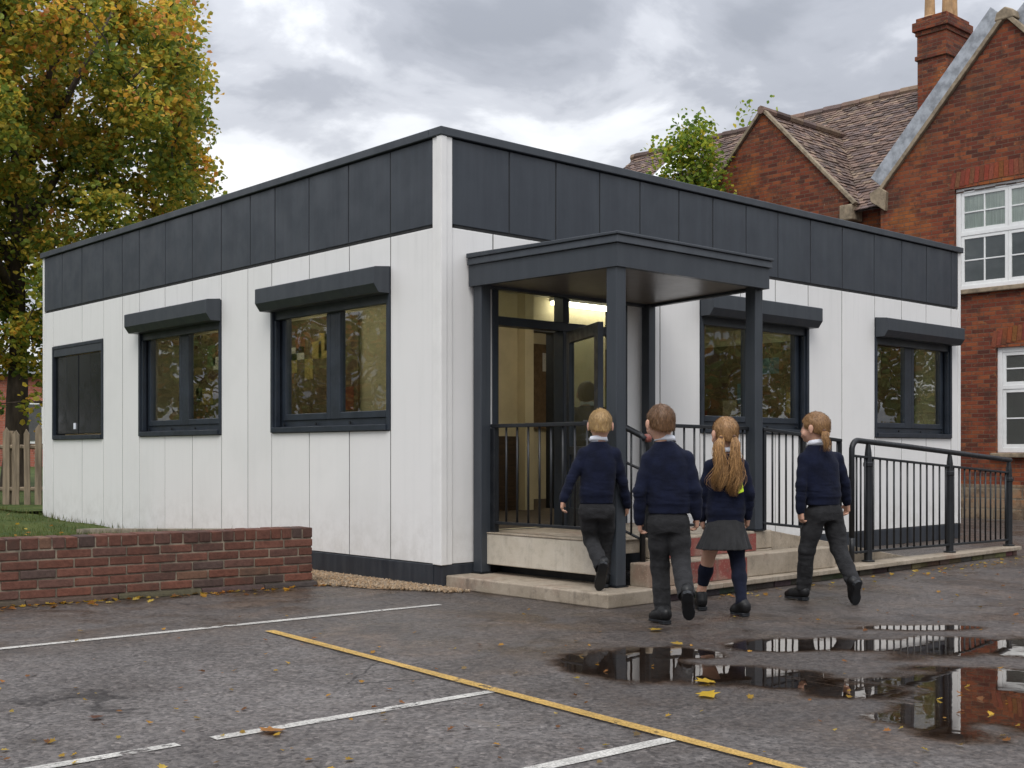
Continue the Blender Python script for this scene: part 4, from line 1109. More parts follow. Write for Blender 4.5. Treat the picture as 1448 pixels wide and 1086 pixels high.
k = MB(); k.box((XW + .32, -1.85, 0), (XW + .55, 12.1, 5.15)); k.box((XW + .551, -1.85, 0), (19.3, -1.65, 5.1)); k.prism([(XW + .5, -1.83, 5.1), (15.7, -1.83, 7.85), (19.0, -1.83, 5.1)], (0, .17, 0)); k.box((XW + .251, YA - HWB + .005, 0), (XW + .319, YA - HWB + .2, 5.1)); k.box((XW + .32, 12.1, 0), (19.3, 12.3, 5.1)); k.prism([(XW + .5, 12.12, 5.1), (15.7, 12.12, 7.85), (19.0, 12.12, 5.1)], (0, .17, 0)); k.build('main_wall', M['schoolbrick'], sh)
k = MB(); k.box((XW - .10, YA - HWB - .02, 0), (XW - .002, YA + HWB + .02, .52)); k.build('stone_plinth', walling('rubble_footing', [(0, (.16, .12, .08)), (.5, (.24, .18, .12)), (1, (.30, .21, .15))], (.22, .18, .13), 2.0), sh)
# tiled slopes made of single tiles
def tile_col():
    t = rnd.random()
    c = [(.125, .082, .066), (.16, .105, .082), (.20, .13, .10), (.10, .068, .058), (.22, .155, .11), (.14, .10, .09)][rnd.randrange(6)]
    v = rnd.uniform(.75, 1.2); return tuple(x * v for x in c)
def slope(name, o, eu, ev, W, H, clip=None):
    """o: eaves corner, eu along the eaves, ev up the slope; W by H metres of tiles"""
    k = MB(); o = Vector(o); eu = Vector(eu).normalized(); ev = Vector(ev).normalized(); nn = eu.cross(ev).normalized()
    if nn.z < 0: nn = -nn
    tw, th = .165, .105; rows = int(H / th) + 1
    for r in range(rows):
        offs = (r % 2) * tw / 2; n = int(W / tw) + 2; sag = .012 * math.sin(r * .7)
        for i in range(-1, n):
            u0 = max(0, i * tw + offs); u1 = min(W, (i + 1) * tw + offs)
            if u1 - u0 < .02: continue
            if clip and not clip((u0 + u1) / 2, r * th): continue
            v0 = r * th; v1 = min(H, v0 + th * 1.9); lift = .026 + rnd.uniform(-.006, .012); j = rnd.uniform(-.008, .008)
            a = [o + eu * (u0 + .003) + ev * (v0 + j) + nn * lift, o + eu * (u1 - .003) + ev * (v0 + j) + nn * (lift + rnd.uniform(-.004, .006)), o + eu * (u1 - .003) + ev * v1 + nn * .004, o + eu * (u0 + .003) + ev * v1 + nn * .004]
            b = [a[0] - nn * .018, a[1] - nn * .018]
            k.add(a + b, [(0, 1, 2, 3), (4, 5, 1, 0)], tile_col())
    a = o - nn * .02; k.add([a, a + eu * W, a + eu * W + ev * H, a + ev * H], [(0, 1, 2, 3)], (.05, .035, .03)) if not clip else None
    return k.build(name, M['tiles'], sh)
RX0, RZ0, RX1, RZ1 = 12.05, 5.0, 15.75, 7.98
ev = Vector((RX1 - RX0, 0, RZ1 - RZ0)); HS = ev.length
slope('roof', (RX0, -2.0, RZ0), (0, 1, 0), ev, 14.2, HS)
slope('roof', (RX1 + (RX1 - RX0), -2.0, RZ0), (0, 1, 0), Vector((-(RX1 - RX0), 0, RZ1 - RZ0)), 14.2, HS)
# small gable roof, both sides, running back into the main slope
dz = ZB - ZES
for sg in (1, -1):
    evs = Vector((0, -sg * HWS, dz)); hs = evs.length; ey = YB + sg * (HWS + .10); ez = ZES - .10 * dz / HWS
    def clip(u, v, evn=evs.normalized(), ez=ez):
        z = ez + evn.z * v; x = 11.98 + u
        return z > RZ0 + (x - RX0) * (RZ1 - RZ0) / (RX1 - RX0) - .05
    slope('gable_roof', (11.98, ey, ez), (1, 0, 0), evs, 3.4, hs + .14, clip)
# big wing roof
dzb = ZA - ZE
for sg in (1, -1):
    evs = Vector((0, -sg * HWB, dzb)); hs = evs.length
    slope('wing_roof', (XW + .24, YA + sg * HWB, ZE - .02), (1, 0, 0), evs, 6.5, hs)
# ridges, copings, kneelers
k = MB()
y = -2.0
while y < 12.25:
    k.tube([(RX1, y, RZ1 - .01 + rnd.uniform(-.008, .008)), (RX1, min(y + .42, 12.3), RZ1 + .0 + rnd.uniform(-.008, .008))], .10, 8, tile_col()); y += .43
k.build('ridge_tiles', M['tiles'], sh); k = MB()
x = 11.95
while x < 14.6: k.tube([(x, YB, ZB + .05), (x + .40, YB, ZB + .045)], .075, 8, tile_col()); x += .41
k.build('ridge_tiles', M['tiles'], sh)
def coping(name, m, xa, ya, za, yb, zb, w, t, over=0):
    k = MB(); d = Vector((0, yb - ya, zb - za)).normalized(); nn = Vector((0, -d.z, d.y)); nn = nn if nn.z > 0 else -nn
    a = Vector((xa, ya, za)) - d * over; b = Vector((xa, yb, zb)); k.hexa([a, b, b + Vector((w, 0, 0)), a + Vector((w, 0, 0)), a + nn * t, b + nn * t, b + nn * t + Vector((w, 0, 0)), a + nn * t + Vector((w, 0, 0))])
    return k.build(name, m, sh, bevel=.008)
for sg in (1, -1):
    coping('gable_coping', M['stone'], XW - .06, YA + sg * (HWB + .02), ZE - .02, YA, ZA + .02, .16, .065, .12)
    coping('lead_flashing', M['lead'], XW + .102, YA + sg * (HWB - .05), ZE + .05, YA, ZA + .015, .40, .40)
    coping('gable_verge', M['stone'], XW - .03, YB + sg * (HWS + .06), ZES - .06, YB, ZB + .03, .10, .055, .08)
    k = MB(); k.prism([(XW - .08, YA + sg * (HWB - .12), ZE - .30), (XW - .08, YA + sg * (HWB + .14), ZE - .12), (XW - .08, YA + sg * (HWB + .16), ZE + .02), (XW - .08, YA + sg * (HWB - .02), ZE + .10), (XW - .08, YA + sg * (HWB - .14), ZE + .0)][::sg], (.34, 0, 0)); k.build('kneeler', M['stone'], sh, bevel=.01)
    k = MB(); k.box((XW - .04, YB + sg * (HWS - .14), ZES - .36), (XW + .3, YB + sg * (HWS + .10), ZES - .10)); k.build('kneeler', M['stone'], sh, bevel=.02)
k = MB(); k.prism([(XW - .07, YA - .16, ZA - .02), (XW - .07, YA + .16, ZA - .02), (XW - .07, YA + .13, ZA + .10), (XW - .07, YA, ZA + .17), (XW - .07, YA - .13, ZA + .10)], (.30, 0, 0)); k.build('apex_stone', M['stone'], sh, bevel=.02)
# chimney
ch0, ch1, cy0, cy1 = 14.45, 15.25, 3.70, 4.25
k = MB(); k.box((ch0, cy0, 5.2), (ch1, cy1, 8.06)); k.box((ch0 - .035, cy0 - .035, 8.06), (ch1 + .035, cy1 + .035, 8.14)); k.box((ch0 - .005, cy0 - .005, 8.14), (ch1 + .005, cy1 + .005, 8.50))
k.box((ch0 - .03, cy0 - .03, 8.50), (ch1 + .03, cy1 + .03, 8.58)); k.box((ch0 - .07, cy0 - .07, 8.58), (ch1 + .07, cy1 + .07, 8.74)); k.box((ch0 - .02, cy0 - .02, 8.74), (ch1 + .02, cy1 + .02, 8.82))
chm = k.build('chimney', M['schoolbrick'], sh, bevel=.008)
for x, y in ((14.62, 4.10), (14.80, 3.86), (15.1, 3.92)):
    k = MB(); k.lathe([(.10, 0), (.115, .03), (.095, .07), (.085, .42), (.105, .44), (.11, .50), (.09, .52)], (x, y, 8.81), 14); k.build('chimney_pot', M['pot'], chm, smooth=False)
k = MB(); k.tube([(14.9, 3.66, 7.1), (14.9, 3.64, 7.7), (14.95, 3.6, 8.0)], .02, 6); k.tube([(14.95, 3.6, 8.0), (15.15, 3.45, 8.02)], .012, 6); k.build('aerial_bracket', M['lead'], chm)
k = MB(); k.hexa([(13.3, 3.50, 5.98), (15.6, 3.50, 7.84), (15.6, 3.80, 7.88), (13.3, 3.95, 6.02), (13.3, 3.50, 6.04), (15.6, 3.50, 7.90), (15.6, 3.80, 7.94), (13.3, 3.95, 6.08)]); k.build('valley_flashing', M['lead'], sh, bevel=.01)
# roof light
def onroof(u, y, up): 
    f = (u - RX0) / (RX1 - RX0); return (u, y, RZ0 + f * (RZ1 - RZ0) + up)
k = MB(); k.hexa([onroof(14.2, 9.6, .02), onroof(14.2, 10.6, .02), onroof(15.15, 10.6, .02), onroof(15.15, 9.6, .02), onroof(14.2, 9.6, .13), onroof(14.2, 10.6, .13), onroof(15.15, 10.6, .13), onroof(15.15, 9.6, .13)]); rl = k.build('roof_light', M['lead'], sh, bevel=.02)
k = MB(); k.add([onroof(14.28, 9.68, .14), onroof(14.28, 10.52, .14), onroof(15.07, 10.52, .14), onroof(15.07, 9.68, .14)], [(0, 1, 2, 3)]); k.build('pane', M['whitepaint'], rl)

def sch_window(y0, y1, z0, z1, cols, rows, arch=0.0, curtain=True, tr=.62):
    """white casement in the gable wall; y0 is the left-hand side seen from outside (larger y)"""
    x = XW + .085
    k = MB(); fw = .075
    k.box((x - .035, y0, z0), (x + .03, y0 - fw, z1)); k.box((x - .035, y1 + fw, z0), (x + .03, y1, z1))
    k.box((x - .035, y0 - fw, z0), (x + .03, y1 + fw, z0 + fw)); k.box((x - .035, y0 - fw, z1 - fw), (x + .03, y1 + fw, z1))
    w = k.build('window', M['whitepaint'], sh, bevel=.005)
    zt_ = z0 + (z1 - z0) * tr; cw = (y0 - y1 - fw * 2) / cols
    k = MB(); g = MB()
    for c in range(cols):
        a = y0 - fw - c * cw; b = a - cw
        for q0, q1, nr in ((z0 + fw, zt_ - .03, rows), (zt_ + .03, z1 - fw, 2)):
            s = .05
            k.box((x - .025, a - .004, q0), (x + .02, a - s, q1)); k.box((x - .025, b + s, q0), (x + .02, b + .004, q1))
            k.box((x - .025, a - s, q0), (x + .02, b + s, q0 + s)); k.box((x - .025, a - s, q1 - s), (x + .02, b + s, q1))
            m_ = (a + b) / 2; k.box((x - .02, m_ + .011, q0 + s), (x + .01, m_ - .011, q1 - s))
            for r in range(1, nr):
                zz = q0 + s + (q1 - q0 - 2 * s) * r / nr; k.box((x - .018, a - s, zz - .010), (x + .009, m_ + .0115, zz + .010)); k.box((x - .018, m_ - .0115, zz - .010), (x + .009, b + s, zz + .010))
            g.box((x - .006, a - s, q0 + s), (x - .001, b + s, q1 - s))
        if c: k.box((x - .03, a - .003, z0 + fw), (x + .025, a + .003, z1 - fw))
    k.box((x - .034, y0 - fw, zt_ - .0295), (x + .025, y1 + fw, zt_ + .0295))
    k.build('casement', M['whitepaint'], w, bevel=.003); g.build('pane', M['glass'], w)
    k = MB(); k.box((x - .0005, y0 - fw, z0 + fw), (x - .0002, y1 + fw, z1 - fw)); k.build('painted_unlit_room', M['blackin'], w)  # thin dark sheet behind the glass, painted in place of the room's shade
    if curtain:
        k = MB(); k.box((x - .0009, y0 - fw, zt_ + .05), (x - .0006, y1 + fw, z1 - fw)); k.build('net_curtain', M['curtain'], w)
    k = MB(); k.box((x - .16, y0 + .06, z0 - .075), (x - .0865, y1 - .06, z0 - .003)); k.box((x - .0864, y0 - .004, z0 - .06), (x + .02, y1 + .004, z0 - .003)); k.build('sill', M['stone'], w, bevel=.012)
    # arched brick head
    k = MB(); n = int((y0 - y1 + .2) / .078)
    for i in range(n):
        f = (i + .5) / n - .5; yc = (y0 + y1) / 2 - f * (y0 - y1 + .16); zc = z1 + arch * (1 - 4 * f * f); tilt = -f * .35
        a = Vector((0, math.cos(tilt), math.sin(tilt) * 1)) * .034; b = Vector((0, -math.sin(tilt), math.cos(tilt))) * .24; o_ = Vector((XW - .006, yc, zc + .004))
        k.hexa([o_ - a, o_ + a, o_ + a + Vector((.02, 0, 0)), o_ - a + Vector((.02, 0, 0)), o_ - a + b, o_ + a + b, o_ + a + b + Vector((.02, 0, 0)), o_ - a + b + Vector((.02, 0, 0))], tuple(v * rnd.uniform(.7, 1.2) for v in (.20, .062, .030)))
    k.build('brick_arch', M['brickgeo'], w)
    return w
sch_window(*UW, 2, 2, .06, True, .55)
sch_window(*LW_, 2, 2, .10, False, .62)
# ------------------------------------------------------------------ people: one continuous body surface each, clothing and hair as children
class Field:
    """signed distance field on a grid; shapes are blended smoothly and turned into one surface"""
    def __init__(s, lo, hi, h):
        s.lo = np.array(lo, float); s.h = h
        s.n = np.ceil((np.array(hi) - s.lo) / h).astype(int) + 1
        s.v = np.full(tuple(s.n), .2, np.float32)
    def _sub(s, lo, hi):
        a = np.clip(np.floor((np.array(lo) - s.lo) / s.h).astype(int), 0, s.n - 1)
        b = np.clip(np.ceil((np.array(hi) - s.lo) / s.h).astype(int) + 1, 1, s.n)
        sl = tuple(slice(x, y) for x, y in zip(a, b))
        ax = [s.lo[i] + s.h * np.arange(a[i], b[i]) for i in range(3)]
        return sl, ax[0][:, None, None], ax[1][None, :, None], ax[2][None, None, :]
    def put(s, sl, d, k, cut=False):
        cur = s.v[sl]
        if cut: s.v[sl] = np.maximum(cur, -d); return
        if k <= 0: s.v[sl] = np.minimum(cur, d)
        else:
            h = np.clip(.5 + .5 * (cur - d) / k, 0, 1)
            s.v[sl] = cur * (1 - h) + d * h - k * h * (1 - h)
    def cone(s, a, b, r1, r2, k=.012, cut=False):
        a = np.array(a, float); b = np.array(b, float); m = max(r1, r2) + .05
        sl, X, Y, Z = s._sub(np.minimum(a, b) - m, np.maximum(a, b) + m)
        ba = b - a; L = max(1e-9, (ba ** 2).sum())
        t = np.clip(((X - a[0]) * ba[0] + (Y - a[1]) * ba[1] + (Z - a[2]) * ba[2]) / L, 0, 1)
        d = np.sqrt((X - a[0] - ba[0] * t) ** 2 + (Y - a[1] - ba[1] * t) ** 2 + (Z - a[2] - ba[2] * t) ** 2) - (r1 + (r2 - r1) * t)
        s.put(sl, d, k, cut)
    def chain(s, P, R, k=.012):
        for i in range(len(P) - 1): s.cone(P[i], P[i+1], R[i], R[i+1], k)
    def ell(s, c, r, yaw=0.0, k=.012, cut=False, pitch=0.0):
        c = np.array(c, float); m = max(r) + .05
        sl, X, Y, Z = s._sub(c - m, c + m)
        x, y, z = X - c[0], Y - c[1], Z - c[2]
        u = x * math.cos(yaw) + y * math.sin(yaw); v = -x * math.sin(yaw) + y * math.cos(yaw); w = z
        if pitch:
            v, w = v * math.cos(pitch) + w * math.sin(pitch), -v * math.sin(pitch) + w * math.cos(pitch)
        k0 = np.sqrt((u / r[0]) ** 2 + (v / r[1]) ** 2 + (w / r[2]) ** 2)
        k1 = np.sqrt((u / r[0] ** 2) ** 2 + (v / r[1] ** 2) ** 2 + (w / r[2] ** 2) ** 2) + 1e-9
        s.put(sl, k0 * (k0 - 1) / k1, k, cut)
    def loft(s, secs, k=.012, grow=0.0, pleat=None):
        """secs: (centre, half width, half depth, yaw) from low to high; round-cornered oval trunk"""
        C = np.array([q[0] for q in secs], float); A = np.array([q[1] for q in secs]) + grow; B = np.array([q[2] for q in secs]) + grow; W = np.array([q[3] for q in secs])
        m = max(A.max(), B.max()) + .06
        sl, X, Y, Z = s._sub(C.min(0) - m, C.max(0) + m)
        zc = C[:, 2]; Zf = np.clip(Z.ravel(), zc[0], zc[-1])
        ip = lambda arr: np.interp(Zf, zc, arr)[None, None, :]
        x = X - ip(C[:, 0]); y = Y - ip(C[:, 1]); a, b, yw = ip(A), ip(B), ip(W)
        u = x * np.cos(yw) + y * np.sin(yw); v = -x * np.sin(yw) + y * np.cos(yw)
        if pleat: 
            th = np.arctan2(v, u); g = 1 + pleat[0] * np.abs(np.sin(th * pleat[1])) * np.clip((zc[-1] - Z) / (zc[-1] - zc[0]), 0, 1); a = a * g; b = b * g
        p = 2.35
        q = ((np.abs(u) / a) ** p + (np.abs(v) / b) ** p + 1e-12) ** (1 / p)
        gr_ = np.sqrt((u / a ** 2) ** 2 + (v / b ** 2) ** 2) / np.maximum(np.sqrt((u / a) ** 2 + (v / b) ** 2), 1e-6)
        d = (q - 1) / np.maximum(gr_, 1e-6)
        dz = np.maximum(np.maximum(zc[0] - Z, Z - zc[-1]), -9.0)
        d = np.where(dz > 0, np.sqrt(np.maximum(d, 0) ** 2 + dz ** 2), np.maximum(d, dz))
        s.put(sl, d.astype(np.float32), k)
    def plane(s, p, nrm):
        """cut away everything on the side the normal points to"""
        nrm = np.array(nrm, float); nrm /= np.linalg.norm(nrm); p = np.array(p, float)
        sl, X, Y, Z = s._sub(s.lo, s.lo + s.h * s.n)
        d = (X - p[0]) * nrm[0] + (Y - p[1]) * nrm[1] + (Z - p[2]) * nrm[2]
        s.v = np.maximum(s.v, d.astype(np.float32))
    def mesh(s):
        v = s.v; n = v.shape; ins = v < 0
        cs = np.zeros((n[0]-1, n[1]-1, n[2]-1), np.int8)
        for i in (0, 1):
            for j in (0, 1):
                for k in (0, 1): cs += ins[i:n[0]-1+i, j:n[1]-1+j, k:n[2]-1+k]
        cell = np.argwhere((cs > 0) & (cs < 8))
        idx = -np.ones(cs.shape, np.int64); idx[tuple(cell.T)] = np.arange(len(cell))
        acc = np.zeros((len(cell), 3)); cnt = np.zeros(len(cell))
        cor = [(i, j, k) for i in (0, 1) for j in (0, 1) for k in (0, 1)]
        for a in cor:
            for ax in range(3):
                if a[ax]: continue
                b = list(a); b[ax] = 1
                va = v[cell[:,0]+a[0], cell[:,1]+a[1], cell[:,2]+a[2]]; vb = v[cell[:,0]+b[0], cell[:,1]+b[1], cell[:,2]+b[2]]
                m = (va < 0) != (vb < 0); t = np.where(m, va / np.where(m, va - vb, 1), 0)
                p = np.tile(np.array(a, float), (len(cell), 1)); p[:, ax] += t
                acc += p * m[:, None]; cnt += m
        V = (cell + acc / cnt[:, None]) * s.h + s.lo
        fs = []
        for ax in range(3):
            o1, o2 = [(1, 2), (2, 0), (0, 1)][ax]
            sl0 = [slice(None)] * 3; sl1 = [slice(None)] * 3; sl0[ax] = slice(0, -1); sl1[ax] = slice(1, None)
            A_, B_ = ins[tuple(sl0)], ins[tuple(sl1)]
            E_ = np.argwhere(A_ != B_); E_ = E_[(E_[:, o1] > 0) & (E_[:, o2] > 0) & (E_[:, o1] < n[o1]-1) & (E_[:, o2] < n[o2]-1)]
            st = A_[tuple(E_.T)]
            def g(d1, d2):
                q = E_.copy(); q[:, o1] -= d1; q[:, o2] -= d2; return idx[tuple(q.T)]
            q = np.stack([g(1, 1), g(0, 1), g(0, 0), g(1, 0)], 1); q[~st] = q[~st][:, ::-1]; fs.append(q)
        return V, np.concatenate(fs)

def surf(fld, name, m, parent=None, fold=None, smooth=2):
    V, Q = fld.mesh()
    me = bpy.data.meshes.new(name)
    me.vertices.add(len(V)); me.vertices.foreach_set('co', V.astype(np.float32).ravel())
    me.loops.add(Q.size); me.loops.foreach_set('vertex_index', Q.astype(np.int32).ravel())
    me.polygons.add(len(Q)); me.polygons.foreach_set('loop_start', np.arange(0, Q.size, 4, dtype=np.int32))
    me.polygons.foreach_set('use_smooth', np.ones(len(Q), bool))
    me.update(calc_edges=True)
    # relax the grid steps
    E_ = np.zeros(len(me.edges) * 2, np.int32); me.edges.foreach_get('vertices', E_); E_ = E_.reshape(-1, 2)
    for it in range(smooth):
        acc = np.zeros_like(V); cnt = np.zeros(len(V))
        for a, b in ((0, 1), (1, 0)):
            for ax in range(3): acc[:, ax] += np.bincount(E_[:, a], V[E_[:, b], ax], len(V))
            cnt += np.bincount(E_[:, a], minlength=len(V))
        V = V + .5 * (acc / np.maximum(cnt, 1)[:, None] - V)
    me.vertices.foreach_set('co', V.astype(np.float32).ravel()); me.update()
    if fold:
        nr = np.zeros(len(V) * 3, np.float32); me.vertex_normals.foreach_get('vector', nr); nr = nr.reshape(-1, 3)
        V = V + nr * fold(V)[:, None]; me.vertices.foreach_set('co', V.astype(np.float32).ravel()); me.update()
    me.materials.append(m)
    ca = me.color_attributes.new('tint', 'FLOAT_COLOR', 'POINT'); ca.data.foreach_set('color', np.ones(len(V) * 4, np.float32))
    o = bpy.data.objects.new(name, me); COL.objects.link(o)
    if parent is not None: o.parent = parent
    return o
def V3(*a): return np.array(a, float)
def lerp(a, b, t): return np.array(a) + (np.array(b) - np.array(a)) * t

def make_person(label, root_rd, rz0, J, o, group='children walking to the classroom door'):
    """J: joints in metres, x right, y away from the camera, z up from the feet; o: options"""
    s = o.get('scale', 1.0); yaw = o['yaw']; hyaw = o['hyaw']; trous = o.get('legs') != 'skirt'
    fw = lambda a, up=0.0: V3(-math.sin(a), math.cos(a), up)       # facing
    rt = lambda a: V3(math.cos(a), math.sin(a), 0)
    ls = np.array(list(J.values()))
    lo = ls.min(0) - .16; hi = ls.max(0) + .2; lo[2] = -.03; hi[2] = J['top'][2] + .06
    B = Field(lo, hi, .0042)
    neck, chest, pel = J['neck'], J['chest'], J['pelvis']
    # head
    hc = J['head']; hr = o.get('head', 1.0)
    f, r = fw(hyaw), rt(hyaw)
    B.ell(hc + f * -.008 + V3(0, 0, .010), (.071 * hr, .087 * hr, .080 * hr), hyaw, 0)
    B.ell(hc + f * .030 * hr + V3(0, 0, -.045 * hr), (.054 * hr, .056 * hr, .060 * hr), hyaw, .03)     # face and jaw
    B.ell(hc + f * .062 * hr + V3(0, 0, -.088 * hr), (.021 * hr, .017 * hr, .015 * hr), hyaw, .02)      # chin
    B.cone(hc + f * .083 * hr + V3(0, 0, -.004), hc + f * .092 * hr + V3(0, 0, -.036 * hr), .005, .0078, .010)
    for sg in (1, -1):
        B.ell(hc + f * .070 * hr + r * sg * .030 * hr + V3(0, 0, -.004), (.016, .010, .010), hyaw, .004, cut=True)
        B.ell(hc + f * .058 * hr + r * sg * .040 * hr + V3(0, 0, -.050 * hr), (.022, .018, .022), hyaw, .015)   # cheeks
        e = hc + r * sg * .081 * hr + f * -.004 + V3(0, 0, -.016 * hr)
        B.ell(e, (.009, .017, .027), hyaw + sg * -.35, .006); B.ell(e + V3(0, 0, -.026), (.006, .009, .009), hyaw, .006)
    B.ell(hc + f * .088 * hr + V3(0, 0, -.064 * hr), (.020, .007, .0045), hyaw, .004); B.ell(hc + f * .086 * hr + V3(0, 0, -.072 * hr), (.016, .007, .005), hyaw, .004)
    # neck, trunk
    B.cone(hc + f * -.012 + V3(0, 0, -.05), neck + V3(0, 0, -.03), .044 * hr, .049, .03)
    secs = [(lerp(pel, pel, 0) + V3(0, 0, -.06), .085 * s, .066 * s, yaw), (pel, .095 * s, .072 * s, yaw), (lerp(pel, chest, .5), .092 * s, .066 * s, yaw), (chest, .108 * s, .072 * s, yaw), (lerp(chest, neck, .62), .085 * s, .060 * s, yaw), (neck + V3(0, 0, -.02), .045, .042, yaw)]
    B.loft(secs, .03)
    for S in 'LR':
        sh_, el, wr = J['sh' + S], J['el' + S], J['wr' + S]
        B.cone(lerp(neck, sh_, .35) + V3(0, 0, -.025), sh_, .040, .037 * s, .03)
        B.chain([sh_, lerp(sh_, el, .5), el, lerp(el, wr, .4), wr], [.036 * s, .032 * s, .027 * s, .026 * s, .0205 * s], .015)
        hip, kn, an = J['hip' + S], J['kn' + S], J['an' + S]
        B.chain([hip, lerp(hip, kn, .45), kn, lerp(kn, an, .35), an], [.060 * s, .054 * s, .040 * s, .041 * s, .027 * s], .02)
        d = J['toe' + S] - an; B.cone(an, an + d * .45, .026, .018, .02)
        # hand: palm, four bent fingers of unequal length, thumb from the side of the palm
        hd = J['hd' + S] - wr; hd = hd / np.linalg.norm(hd)
        pf = fw(yaw) * 1.0; pf = pf - hd * pf.dot(hd); pf /= np.linalg.norm(pf)       # thumb side points forwards
        ins = rt(yaw) * (1 if S == 'L' else -1); ins = ins - hd * ins.dot(hd) - pf * ins.dot(pf); ins /= np.linalg.norm(ins)    # palm looks to the thigh
        q = .92 * s
        for w in (-.017, -.006, .006, .017): B.cone(wr + hd * .006 + pf * w * .6, wr + hd * .052 * q + pf * w, .0145 * q, .0115 * q, .008)
        for i, (w, L) in enumerate(((.0205, .052), (.0075, .058), (-.0055, .054), (-.0175, .043))):
            k0 = wr + hd * .054 * q + pf * w * q; c = o.get('curl', .55) + .07 * i
            d1 = hd * math.cos(c * .6) + ins * math.sin(c * .6); d2 = hd * math.cos(c * 1.7) + ins * math.sin(c * 1.7); d3 = hd * math.cos(c * 2.5) + ins * math.sin(c * 2.5)
            p1 = k0 + d1 * L * .45 * q; p2 = p1 + d2 * L * .32 * q; p3 = p2 + d3 * L * .23 * q
            B.chain([k0, p1, p2, p3], [.0078 * q, .0072 * q, .0066 * q, .0056 * q], .003)
        t0 = wr + hd * .020 * q + pf * .016 * q; t1 = t0 + (hd * .6 + pf * .7 + ins * .35) * .026 * q; t2 = t1 + (hd * .85 + pf * .25 + ins * .4) * .022 * q
        B.chain([t0, t1, t2], [.0105 * q, .0088 * q, .0066 * q], .006)
    body = surf(B, 'person', M['skin'], None, None, 1)
    wp = cam_pt(root_rd[0], root_rd[1], rz0)
    body.location = wp; body.rotation_euler = (0, 0, math.atan2(-SS, CC))
    tag(body, label, 'person', group)
    # eyes
    for sg in (1, -1):
        k = MB(); c = hc + f * .0655 * hr + r * sg * .030 * hr + V3(0, 0, -.004); k.lathe([(.0, -.009), (.007, -.006), (.0095, 0), (.007, .006), (0, .009)], tuple(c), 10); k.build('eye', M['eyew'], body, smooth=True)
    # sweater
    W = Field(lo, hi, .0055); g = .013
    hem = J['hem']
    ws = o.get('sw', 1.0)
    hw = o.get('hemw', .125)
    secs = [(hem, hw * s * .97, .084 * s, yaw), (hem + V3(0, 0, .040), hw * s * .985, .086 * s, yaw), (hem + V3(0, 0, .060), hw * s * 1.045, .093 * s, yaw), (lerp(hem, chest, .55), hw * s * 1.02, .090 * s, yaw), (chest, .122 * s * ws, .088 * s, yaw), (lerp(chest, neck, .50), .106 * s, .076 * s, yaw), (lerp(chest, neck, .80), .080 * s, .064 * s, yaw), (neck + V3(0, 0, .004), .056, .055, yaw)]
    W.loft(secs, .02)
    for S in 'LR':
        sh_, el, wr = J['sh' + S], J['el' + S], J['wr' + S]
        W.cone(lerp(neck, sh_, .25) + V3(0, 0, -.038), sh_, .044, .044 * s, .025)
        W.chain([sh_, lerp(sh_, el, .5), el, lerp(el, wr, .5), lerp(el, wr, .84)], [.0445 * s, .040 * s, .0345 * s, .033 * s, .030 * s], .016)
        W.cone(lerp(el, wr, .84), lerp(el, wr, .99), .0285 * s, .0275 * s, .006)
        W.cone(lerp(el, wr, .80), lerp(el, wr, .86), .0315 * s, .030 * s, .01)
    W.cone(neck + V3(0, 0, .015), neck + V3(0, 0, .06), .049, .049, 0, cut=True)
    def fold(P):
        a = fnoise(P * V3(1, 1, .8), 11, 3, 2); b = np.abs(fnoise(P * V3(.8, .8, 2.2), 9, 9, 2))
        d = np.minimum(np.abs(P - J['elL']).sum(1), np.abs(P - J['elR']).sum(1)); we = np.exp(-(d / .13) ** 2)
        c = np.abs(fnoise(P * V3(.6, .6, 3.0), 16, 17, 1))
        return .0022 * a + .0015 * (b - .25) + .003 * fnoise(P * V3(1.7, 1.7, .55), 10, 31, 2) + .004 * we * (c - .3) + .004 * np.exp(-((P[:, 2] - hem[2] - .10) / .06) ** 2) * (c - .3)
    surf(W, 'sweater', M[o.get('swm', 'navy')], body, fold)
    # shirt collar
    k = MB(); n = 22; a0 = neck + V3(0, 0, -.004)
    for layer, (ra, rb, za, zb) in enumerate(((.0500, .0520, -.012, .036), (.0525, .0600, .038, .008))):
        vs = []
        for i in range(n + 1):
            th = 2 * PI * i / n + .12; st = 1.0
            ux = math.cos(th) * 1.04; uy = math.sin(th)
            tl = -.010 * math.sin(th)
            for rr, zz in ((ra, za), (rb, zb), (rb + .002, zb), (ra + .002, za)):
                vs.append(a0 + rt(yaw) * ux * rr + fw(yaw) * (uy * rr + .002) + V3(0, 0, zz + tl))
        k.add(vs, [(i * 4 + j, (i + 1) * 4 + j, (i + 1) * 4 + (j + 1) % 4, i * 4 + (j + 1) % 4) for i in range(n) for j in range(4)])
    k.build('shirt_collar', M['shirt'], body, smooth=True)
    # trousers or skirt
    if trous:
        T = Field(lo, hi, .0055)
        T.loft([(pel + V3(0, 0, -.075), .090 * s, .074 * s, yaw), (pel + V3(0, 0, -.02), .106 * s, .083 * s, yaw), (pel + V3(0, 0, .05), .099 * s, .074 * s, yaw)], .02)
        bt = -fw(yaw) * .034
        for S in 'LR':
            hip, kn, an = J['hip' + S], J['kn' + S], J['an' + S]
            T.ell(hip + bt * .55 + V3(0, 0, -.005), (.050 * s, .052 * s, .066 * s), yaw, .035)
            low = an + (an - kn) / np.linalg.norm(an - kn) * .012
            T.chain([hip, lerp(hip, kn, .5), kn, lerp(kn, an, .55), low], [.067 * s, .063 * s, .053 * s, .049 * s, .048 * s], .016)
        for S in 'LR':
            kn, an = J['kn' + S], J['an' + S]; u = (an - kn) / np.linalg.norm(an - kn)
            T.cone(an + u * .055, an + u * .085, .060, .060, 0, cut=True)
